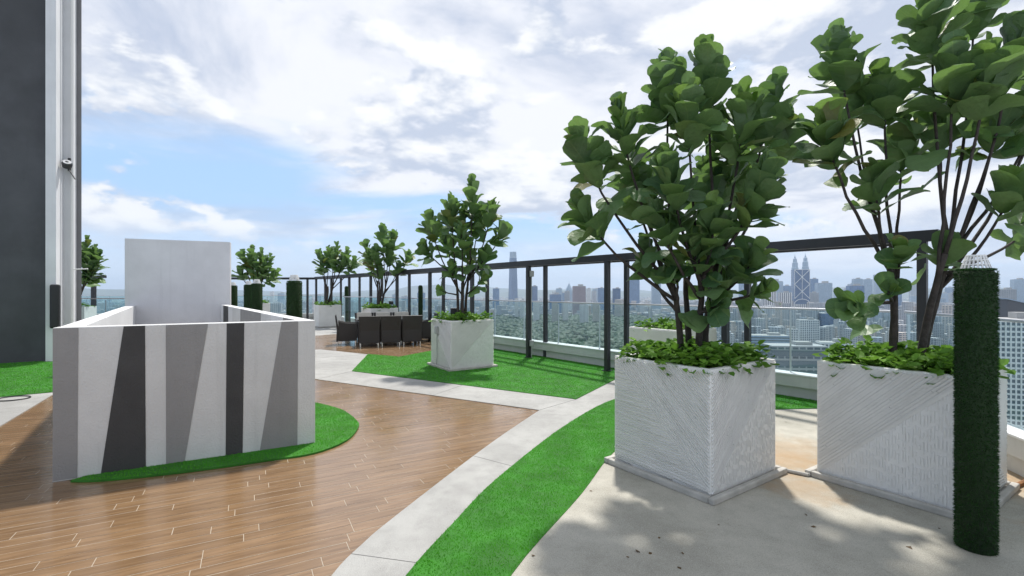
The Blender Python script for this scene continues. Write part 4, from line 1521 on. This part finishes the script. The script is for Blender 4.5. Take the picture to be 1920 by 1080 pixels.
# twin towers
for k, (px, top) in enumerate(((1490.5, 476), (1510, 474))):
    d = 3900
    x = (px - CX) / F * d
    e = empty('twin_tower', (x, d, GZ))
    tag(e, ['stepped spired twin skyscraper further from the white tower, of the pair', 'stepped spired twin skyscraper directly behind the cross-braced tower'][k], 'skyscraper')
    zt = EYE + (HY - top) / F * d - GZ
    MB().lathe([(27, 0), (27, zt * .62), (25, zt * .63), (25, zt * .74), (21, zt * .75), (21, zt * .83), (15, zt * .84), (14, zt * .90), (7, zt * .92), (3, zt * .955)], n=20).build('shaft', CM['pale'], e)
    MB().lathe([(3, 0), (1.2, zt * .03), (.4, zt * .055)], n=8).build('spire', STEELBLUE, e, loc=(0, 0, zt * .95))
    MB().lathe([(12, 0), (12, zt * .52)], n=12).build('annex', CM['pale'], e, loc=(24 if k == 0 else -24, -6, 0))
# cross-braced tower
d = 2300
e, w, dp, H = block(1494, 1520, 505, d, 'deep', 'dark blue tower with white crossed braces in front of the twin spires', name='braced_tower', roof=False)
yf = -dp / 2 - .6
zb = H - (560 - 505) / F * d
for (a0, a1, b0, b1) in ((0, 0, 1, .5), (1, 0, 0, .5), (0, .5, 1, 1), (1, .5, 0, 1)):
    MB().bar((-w / 2 + 1 + (w - 2) * a0, yf - .3 * a0, H - 2 - (H - zb - 2) * a1), (-w / 2 + 1 + (w - 2) * b0, yf - .3 * a0, H - 2 - (H - zb - 2) * b1), 2.0, 2.4).build('brace', PLAINW, e)
for xx in (-w / 2 + 1, 0, w / 2 - 1):
    MB().bar((xx, yf - .8, zb), (xx, yf - .8, H - 1), 1.6, 1.6).build('mullion_rib', PLAINW, e)
MB().bar((-w / 2, yf - 1.2, H - 1), (w / 2, yf - 1.2, H - 1), 2, 2.2).build('top_band', PLAINW, e)
MB().tube([(w * .5 * math.cos(a), yf - 1.5, zb - 26 + 24 * math.sin(a)) for a in np.linspace(0, PI, 13)], 1.6, 6).build('base_arch', PLAINW, e)
MB().box((0, yf + .2, (zb - 26) / 2), (w * 1.06, 2, zb - 26)).build('podium_front', CM['stripe'], e)

for q in [
    (924, 936, 541, 2900, 'blue', 'slim pale blue tower just before the tallest skyscraper'),
    (995, 1008, 537, 3100, 'deep', 'blue glass block just past the pergola post with junction boxes'),
    (1031, 1053, 552, 2600, 'blue', 'broad low blue glass block between two pergola posts'),
    (1043, 1054, 541, 4200, 'pale', 'hazy pale tower rising behind the broad low blue block'),
    (1075, 1099, 537, 2400, 'brown', 'mauve-brown slab tower standing alone on the skyline'),
    (1100, 1108, 541, 3300, 'white', 'narrow white tower beside the mauve-brown slab'),
    (1110, 1119, 546, 3000, 'stripe', 'small white striped tower near the mauve-brown slab'),
    (1122, 1133, 540, 2900, 'blue', 'blue tower just short of a front pergola post'),
    (1150, 1164, 541, 2300, 'deep', 'blue glass slab seen between a close pair of posts'),
    (1180, 1200, 520, 3000, 'blue', 'tall blue tower glimpsed behind the herringbone planter tree'),
    (1224, 1240, 530, 3200, 'pale', 'pale tower glimpsed between the big fig stems'),
    (1416, 1425, 534, 3600, 'pale', 'slim pale tower at the edge of the dense fig crown'),
    (1440, 1470, 528, 3300, 'pale', 'wide pale blue tower behind the white striped tower'),
    (1435, 1457, 544, 1900, 'stripe', 'white tower with bold vertical dark stripes, lower than the spires'),
    (1466, 1486, 549, 2100, 'stripe', 'dark tower framed in white beside the cross-braced tower'),
    (1470, 1484, 536, 3500, 'blue', 'mid blue tower tucked beside the twin spires'),
    (1522, 1535, 523, 2900, 'blue', 'blue tower next to the cross-braced tower on its open side'),
    (1521, 1536, 549, 2500, 'grey', 'grey tower in front of the blue tower beside the braces'),
    (1538, 1562, 531, 2700, 'pale', 'broad pale tower beyond the cross-braced tower'),
    (1545, 1566, 588, 1400, 'deep', 'deep blue glass slab behind the low fig branch'),
    (1598, 1622, 536, 1900, 'blue', 'blue tower behind the tip of the low fig branch'),
    (1604, 1618, 523, 2700, 'pale', 'hazy tower capped above the low fig branch'),
    (1623, 1637, 524, 2900, 'pale', 'hazy twin-topped tower beyond the low fig branch'),
    (1646, 1662, 515, 3300, 'pale', 'faint tall tower behind the open fig stems'),
    (1672, 1692, 530, 2600, 'blue', 'blue tower between the open fig stems'),
    (1575, 1598, 598, 1150, 'stripe', 'ribbed white apartment block below the low fig branch'),
    (1604, 1632, 602, 1050, 'stripe', 'second ribbed apartment block below the low fig branch'),
    (1745, 1775, 560, 1800, 'pale', 'pale block between fig trunk and turf pillar'),
    (1884, 1907, 543, 1700, 'grey', 'hazy grey block above the dark slant-roofed building'),
    (1908, 1926, 524, 2600, 'pale', 'faint stepped tower at the picture edge above the slant roof'),
    (965, 972, 560, 2100, 'white', 'white slab block standing below the tallest skyscraper'),
    (975, 984, 562, 2000, 'white', 'white slab block midway between skyscraper and junction-box post'),
    (1000, 1012, 566, 1900, 'white', 'white slab block between the two close pergola posts'),
    (1035, 1046, 568, 1800, 'beige', 'beige slab block above the wood in the first open bay'),
    (1056, 1066, 566, 1850, 'white', 'white slab block above the wood under the misty spire'),
    (1088, 1104, 572, 1750, 'white', 'white slab block above the wood below the mauve-brown tower'),
    (1112, 1124, 570, 1800, 'beige', 'beige slab block above the wood near the front post'),
    (905, 914, 560, 2300, 'white', 'small white block just past the lone planter tree'),
    (867, 876, 553, 3000, 'pale', 'pale block showing through the lone planter tree stems'),
    (782, 796, 549, 2900, 'blue', 'hazy blue tower behind the slim turf pillar'),
    (752, 764, 556, 2800, 'pale', 'hazy pale block beside the slender fig tree'),
    (735, 744, 552, 3400, 'pale', 'faint narrow tower by the slender fig stem'),
    (592, 601, 553, 3600, 'pale', 'faint tower in the bay before the round-headed fig'),
    (520, 531, 550, 4200, 'pale', 'faint far block between two turf pillars'),
    (505, 512, 547, 4600, 'white', 'small far white tower above the far glass railing'),
]:
    block(*q)
rt = random.Random(31)
def LBL(c0, sty, wpx):
    bay = ('above the wood between the pergola posts' if c0 < 1300 else 'between the dense fig crown and the braced tower' if c0 < 1482 else 'just beyond the braced tower' if c0 < 1575
           else 'behind the low fig branch' if c0 < 1655 else 'between the open fig stems' if c0 < 1725 else 'between the fig trunk and the turf pillar')
    return f"{'broad' if wpx > 12.5 else 'slim'} hazy {({'pale': 'pale glass', 'blue': 'blue glass', 'grey': 'grey', 'white': 'whitish'})[sty]} high-rise far off, {bay}"
USED = set()
for k in range(44):
    c0 = rt.choice([rt.uniform(1395, 1480), rt.uniform(1520, 1600), rt.uniform(1590, 1720), rt.uniform(1735, 1790), rt.uniform(1010, 1140)])
    wpx = rt.uniform(8, 17)
    dd = rt.uniform(3000, 5200)
    sty = rt.choice(['pale', 'blue', 'pale', 'grey', 'white'])
    if LBL(c0, sty, wpx) in USED:
        continue
    USED.add(LBL(c0, sty, wpx))
    e, w, dp, H = block(c0 - wpx / 2, c0 + wpx / 2, rt.uniform(527, 556) if c0 > 1300 else rt.uniform(541, 556), dd, sty,
          LBL(c0, sty, wpx), name='high_rise', yaw=rt.uniform(-.4, .4))
    e['group'] = 'hazy high-rises of the far skyline'
# misty spire
d = 4300
x = (1067 - CX) / F * d
e = empty('spired_tower', (x, d, GZ))
tag(e, 'misty pointed tower with sloping shoulders on the skyline', 'skyscraper')
zt = EYE + 15 / F * d - GZ
MB().lathe([(34, 0), (34, zt * .62), (22, zt * .78), (9, zt * .9), (2, zt * .97), (.5, zt * 1.04)], n=12).build('shaft', CM['pale'], e)
MB().lathe([(1, 0), (.4, zt * .1)], n=6).build('spire', STEELBLUE, e, loc=(0, 0, zt * 1.0))


def slab_block(px0, px1, top, d, floors, cols, label, name, bands=True, dep=.7, yaw=0.0, low=None, wallm=None, fh=None):
    """nearer building: real floor slabs and window recesses"""
    w = (px1 - px0) / F * d
    x = ((px0 + px1) / 2 - CX) / F * d
    zt = EYE - (top - HY) / F * d
    H = zt - GZ
    dp = w * dep
    e = empty(name, (x, d + dp / 2, GZ), yaw)
    tag(e, label, 'building')
    fh = fh or 3.4
    wallm = wallm or PLAINW
    MB().box((0, 0, H / 2), (w - .8, dp - .8, H)).build('core', DGLASS, e)
    nf = min(floors, int(H / fh))
    sl = MB()
    for i in range(nf + 1):
        sl.box((0, 0, H - i * fh), (w, dp, fh * (.42 if not cols else .36)))
    sl.build('floor_slabs', wallm, e, kind='stuff')
    if cols:
        pr = MB()
        cw = w / cols
        zz0 = H - nf * fh
        for i in range(cols + 1):
            xx = -w / 2 + i * cw
            for yy in (-dp / 2, dp / 2):
                pr.box((xx, yy, (H + zz0) / 2), (cw * .3, .5, H - zz0))
        nd = max(2, int(dp / cw))
        for i in range(nd + 1):
            for xx in (-w / 2, w / 2):
                pr.box((xx, -dp / 2 + i * dp / nd, (H + zz0) / 2), (.5, cw * .3, H - zz0 + .02))
        pr.build('pilasters', wallm, e, kind='stuff')
    MB().box((0, 0, H + 1.0), (w * .98, dp * .98, .6)).build('roof', ROOF, e)
    MB().box((w * .15, 0, H + 3), (w * .3, dp * .4, 3.6)).build('plant_room', ROOF, e)
    return e


slab_block(1505, 1537, 601, 900, 16, 9, 'white gridded apartment block in front of the cross-braced tower', 'apartment_block', yaw=-.25)
slab_block(1481, 1497, 618, 760, 14, 4, 'narrow white block with horizontal balcony bands beside the gridded block', 'apartment_block', yaw=-.2)
slab_block(1415, 1482, 631, 720, 8, 0, 'wide grey terraced building with long horizontal bands', 'terraced_building', dep=.5, wallm=STEELBLUE, yaw=-.2, fh=4.2)
slab_block(1549, 1600, 645, 520, 10, 8, 'white colonnaded building just above the second planter', 'office_block', yaw=-.3, fh=4.0)
slab_block(1453, 1552, 653, 420, 3, 0, 'low wide grey glass building between the two large planters', 'glass_building', dep=.5, wallm=CM['grey'], yaw=-.1, fh=9)
slab_block(1877, 1990, 603, 265, 40, 15, 'tall white apartment tower with gridded windows beyond the glass by the pillar', 'apartment_tower', dep=.6, yaw=-.35, fh=2.9)
d = 420
x = (1925 - CX) / F * d
e = empty('slant_roofed_building', (x, d, GZ), -.2)
tag(e, 'dark building with a sharply slanting roof above the white apartment tower', 'building')
z1, z2 = EYE - 16 / F * d - GZ, EYE - 40 / F * d - GZ
w = 42
MB().add([(-w / 2, -10, 0), (w / 2, -10, 0), (w / 2, 10, 0), (-w / 2, 10, 0), (-w / 2, -10, z1), (w / 2, -10, z2), (w / 2, 10, z2), (-w / 2, 10, z1)],
         [(3, 2, 1, 0), (4, 5, 6, 7), (0, 1, 5, 4), (1, 2, 6, 5), (2, 3, 7, 6), (3, 0, 4, 7)]).build('facade', simple('dark_cladding', (.07, .075, .09), .5, .2, .1), e)
MB().add([(-w / 2 - 1, -11, z1 + .2), (w / 2 + 1, -11, z2 + .2), (w / 2 + 1, 11, z2 + .2), (-w / 2 - 1, 11, z1 + .2), (-w / 2 - 1, -11, z1 + 1), (w / 2 + 1, -11, z2 + 1), (w / 2 + 1, 11, z2 + 1), (-w / 2 - 1, 11, z1 + 1)],
         [(3, 2, 1, 0), (4, 5, 6, 7), (0, 1, 5, 4), (1, 2, 6, 5), (2, 3, 7, 6), (3, 0, 4, 7)]).build('roof', STEELBLUE, e)

# mass of small far buildings, and the wood
def city_mass():
    r = np.random.default_rng(11)
    n = 14000
    a = np.radians(np.concatenate([r.uniform(-56, 56, 9000), r.uniform(22, 52, 5000)]))
    d = np.concatenate([650 + (r.uniform(0, 1, 9000) ** 1.6) * 9500, 700 + (r.uniform(0, 1, 5000) ** 1.2) * 4800])
    xtra = np.arange(n) >= 9000
    x, y = d * np.sin(a), d * np.cos(a)
    px = CX + F * x / y
    wood = (px > 860) & (px < 1215) & (y < 2150)
    road = (px > 1380) & (px < 1600) & (y < 780)
    keep = ~wood & ~road
    x, y, d, xtra = x[keep], y[keep], d[keep], xtra[keep]
    n = len(x)
    sm = np.where(d < 1800, .62, 1.0)
    w = r.uniform(9, 32, n) * (1 + d / 9000) * sm
    dp = r.uniform(9, 28, n) * (1 + d / 9000) * sm
    h = r.lognormal(2.55, .55, n) * (1 + d / 9000)
    tall = r.uniform(0, 1, n) < .10
    h = np.where(tall, h * r.uniform(2.5, 5, n), h)
    h = np.minimum(np.where(xtra & (d > 1300), h * 1.5, h), np.maximum(10, (131 - d / 55) * r.uniform(.6, 1.05, n)))
    h = np.where(d < 1500, np.minimum(h * .75, 60), h)
    an = r.uniform(0, PI, n)
    quad = [(0, 1, 5), (0, 5, 4), (1, 2, 6), (1, 6, 5), (2, 3, 7), (2, 7, 6), (3, 0, 4), (3, 4, 7), (4, 5, 6), (4, 6, 7)]
    ca, sa = np.cos(an), np.sin(an)
    cor = []
    for z in (0, 1):
        for sx, sy in ((-1, -1), (1, -1), (1, 1), (-1, 1)):
            lx_, ly_ = sx * w / 2, sy * dp / 2
            cor.append(np.stack([x + lx_ * ca - ly_ * sa, y + lx_ * sa + ly_ * ca, GZ + z * h], 1))
    V = np.stack([np.stack([cor[i] for i in q], 1) for q in quad], 1).reshape(-1, 3, 3)
    rn = np.repeat(r.uniform(0, 1, n), len(quad))
    o = link_mesh('distant_city', tri_mesh('distant_city', V, facade_mat('city_mass', (.5, .5, .5), (.07, .09, .11), 5, 3.6, .6, .5, .4, attr=True), rn))
    tag(o, 'hazy mass of small far city buildings below the skyline', 'city', kind='stuff')


city_mass()


def wood():
    r = np.random.default_rng(12)
    bm = bmesh.new()
    bmesh.ops.create_icosphere(bm, subdivisions=2, radius=1.0)
    bm.verts.ensure_lookup_table()
    iv = np.array([v.co[:] for v in bm.verts])
    fi = np.array([[v.index for v in f.verts] for f in bm.faces])
    bm.free()
    n1, n2 = 5200, 1700
    px = np.concatenate([r.uniform(800, 1290, n1), r.uniform(150, 1900, n2)])
    d = np.concatenate([900 + r.uniform(0, 1, n1) ** .8 * 1400, r.uniform(620, 3200, n2)])
    V, Fc, rn = [], [], []
    for i in range(len(px)):
        s = r.uniform(8, 17) if i < n1 else r.uniform(4, 9)
        jit = 1 + .16 * np.sin(iv * r.uniform(3, 7) + r.uniform(0, 6, 3)).sum(1, keepdims=True)
        V.append(iv * jit * np.array([s, s, s * .7]) + np.array([(px[i] - CX) / F * d[i], d[i], GZ + s * .5]))
        Fc.append(fi + i * len(iv))
        rn.append(np.full(len(fi), r.uniform(0, 1)))
    V, Fc = np.concatenate(V), np.concatenate(Fc)
    me = bpy.data.meshes.new('forest')
    me.vertices.add(len(V))
    me.vertices.foreach_set('co', V.astype(np.float32).reshape(-1))
    me.loops.add(len(Fc) * 3)
    me.loops.foreach_set('vertex_index', Fc.astype(np.int32).reshape(-1))
    me.polygons.add(len(Fc))
    me.polygons.foreach_set('loop_start', np.arange(0, len(Fc) * 3, 3, dtype=np.int32))
    me.polygons.foreach_set('loop_total', np.full(len(Fc), 3, dtype=np.int32))
    me.polygons.foreach_set('use_smooth', np.ones(len(Fc), bool))
    at_ = me.attributes.new('rnd', 'FLOAT', 'FACE')
    at_.data.foreach_set('value', np.concatenate(rn).astype(np.float32))
    me.materials.append(blade_mat('far_foliage', (.014, .040, .016), (.028, .062, .024), .1))
    me.update(calc_edges=True)
    o = link_mesh('forest', me)
    tag(o, 'dark green wood spreading below the glass railing', 'forest', kind='stuff')


wood()
fl_ = [((q - CX) / F * dd, dd) for q, dd in ((800, 880), (1290, 880), (1290, 2330), (800, 2330))]
o = MB().prism(fl_, GZ + .1, GZ + .6).build('forest_floor', simple('forest_floor', (.016, .034, .016), .95, .3, .02))
tag(o, kind='structure')

# ------------------------------------------------------------------ small wear on the floor
def litter():
    """dry leaf bits and grit lying on the concrete"""
    r = np.random.default_rng(21)
    V, rn = [], []
    for i in range(70):
        x, y = r.uniform(-.2, 4.2), r.uniform(2.2, 6.0)
        if not pip(np.array([x]), np.array([y]), apron)[0] or (abs(x - P1[0]) < .75 and abs(y - P1[1]) < .75) or (abs(x - P2[0]) < .75 and abs(y - P2[1]) < .75):
            continue
        L = r.uniform(.012, .04) if i % 9 else r.uniform(.05, .09)
        a = r.uniform(0, 2 * PI)
        d = np.array([math.cos(a), math.sin(a), r.uniform(-.1, .25)]) * L
        w = np.array([-math.sin(a), math.cos(a), r.uniform(0, .5)]) * L * .4
        c0 = np.array([x, y, .0165])
        V += [[c0, c0 + d * .5 + w, c0 + d], [c0, c0 + d, c0 + d * .5 - w * .8]]
        rn += [r.random()] * 2
    o = link_mesh('leaf_litter', tri_mesh('leaf_litter', np.array(V), blade_mat('dry_leaf', (.05, .032, .018), (.16, .09, .03), .1), rn))
    tag(o, 'scattered dry leaf bits and grit on the concrete apron', 'litter', kind='stuff')


litter()
JOINT = simple('joint_filler', (0.19, 0.188, 0.18), 0.9, 0.3, 9.0)
pave = bpy.data.objects['concrete_paving']
for i in range(9, 24, 13):
    a = Vector((*deck_edge[i], 0.0105))
    b = min((Vector((*q, 0.0105)) for q in kerb_in), key=lambda q: (q - a).length)
    MB().bar(a, b, 0.004, 0.002).build('joint', JOINT, pave)
for a, b in (((-3.5, 8.62), (-3.16, 9.47)), ((-1.2, 7.30), (-.83, 8.08)), ((.37, 6.4), (.94, 7.02)), ((-3.6, 12.0), (-6.2, 10.3)), ((-5.6, 9.85), (-4.9, 11.5))):
    MB().bar((*a, .0105), (*b, .0105), 0.008, 0.002).build('joint', JOINT, pave)
apr = bpy.data.objects['concrete_apron']
for pts in ([(2.35, 4.9), (2.75, 5.5), (3.3, 6.2)],):
    p3 = smooth_line(pts, 7)
    p3 = [(x + random.uniform(-.012, .012), y + random.uniform(-.012, .012), .0135) for x, y in p3]
    MB().tube(p3, .0022, 4).build('crack', JOINT, apr)

# ------------------------------------------------------------------ haze
m, n, out = new_mat('haze_air')
pv = n.new('ShaderNodeVolumePrincipled')
pv.inputs['Color'].default_value = (0.66, 0.81, 1.0, 1)
pv.inputs['Density'].default_value = 8.5e-5
pv.inputs['Anisotropy'].default_value = 0.2
n.link(pv.outputs[0], out.inputs['Volume'])
HS = S + 200
hz = MB().prism([(-HS, -600), (HS, -600), (HS, HS), (-HS, HS)], GZ - 1.5, 345).build('haze', m)
tag(hz, 'pale blue haze lying over the far city', 'haze', kind='stuff')
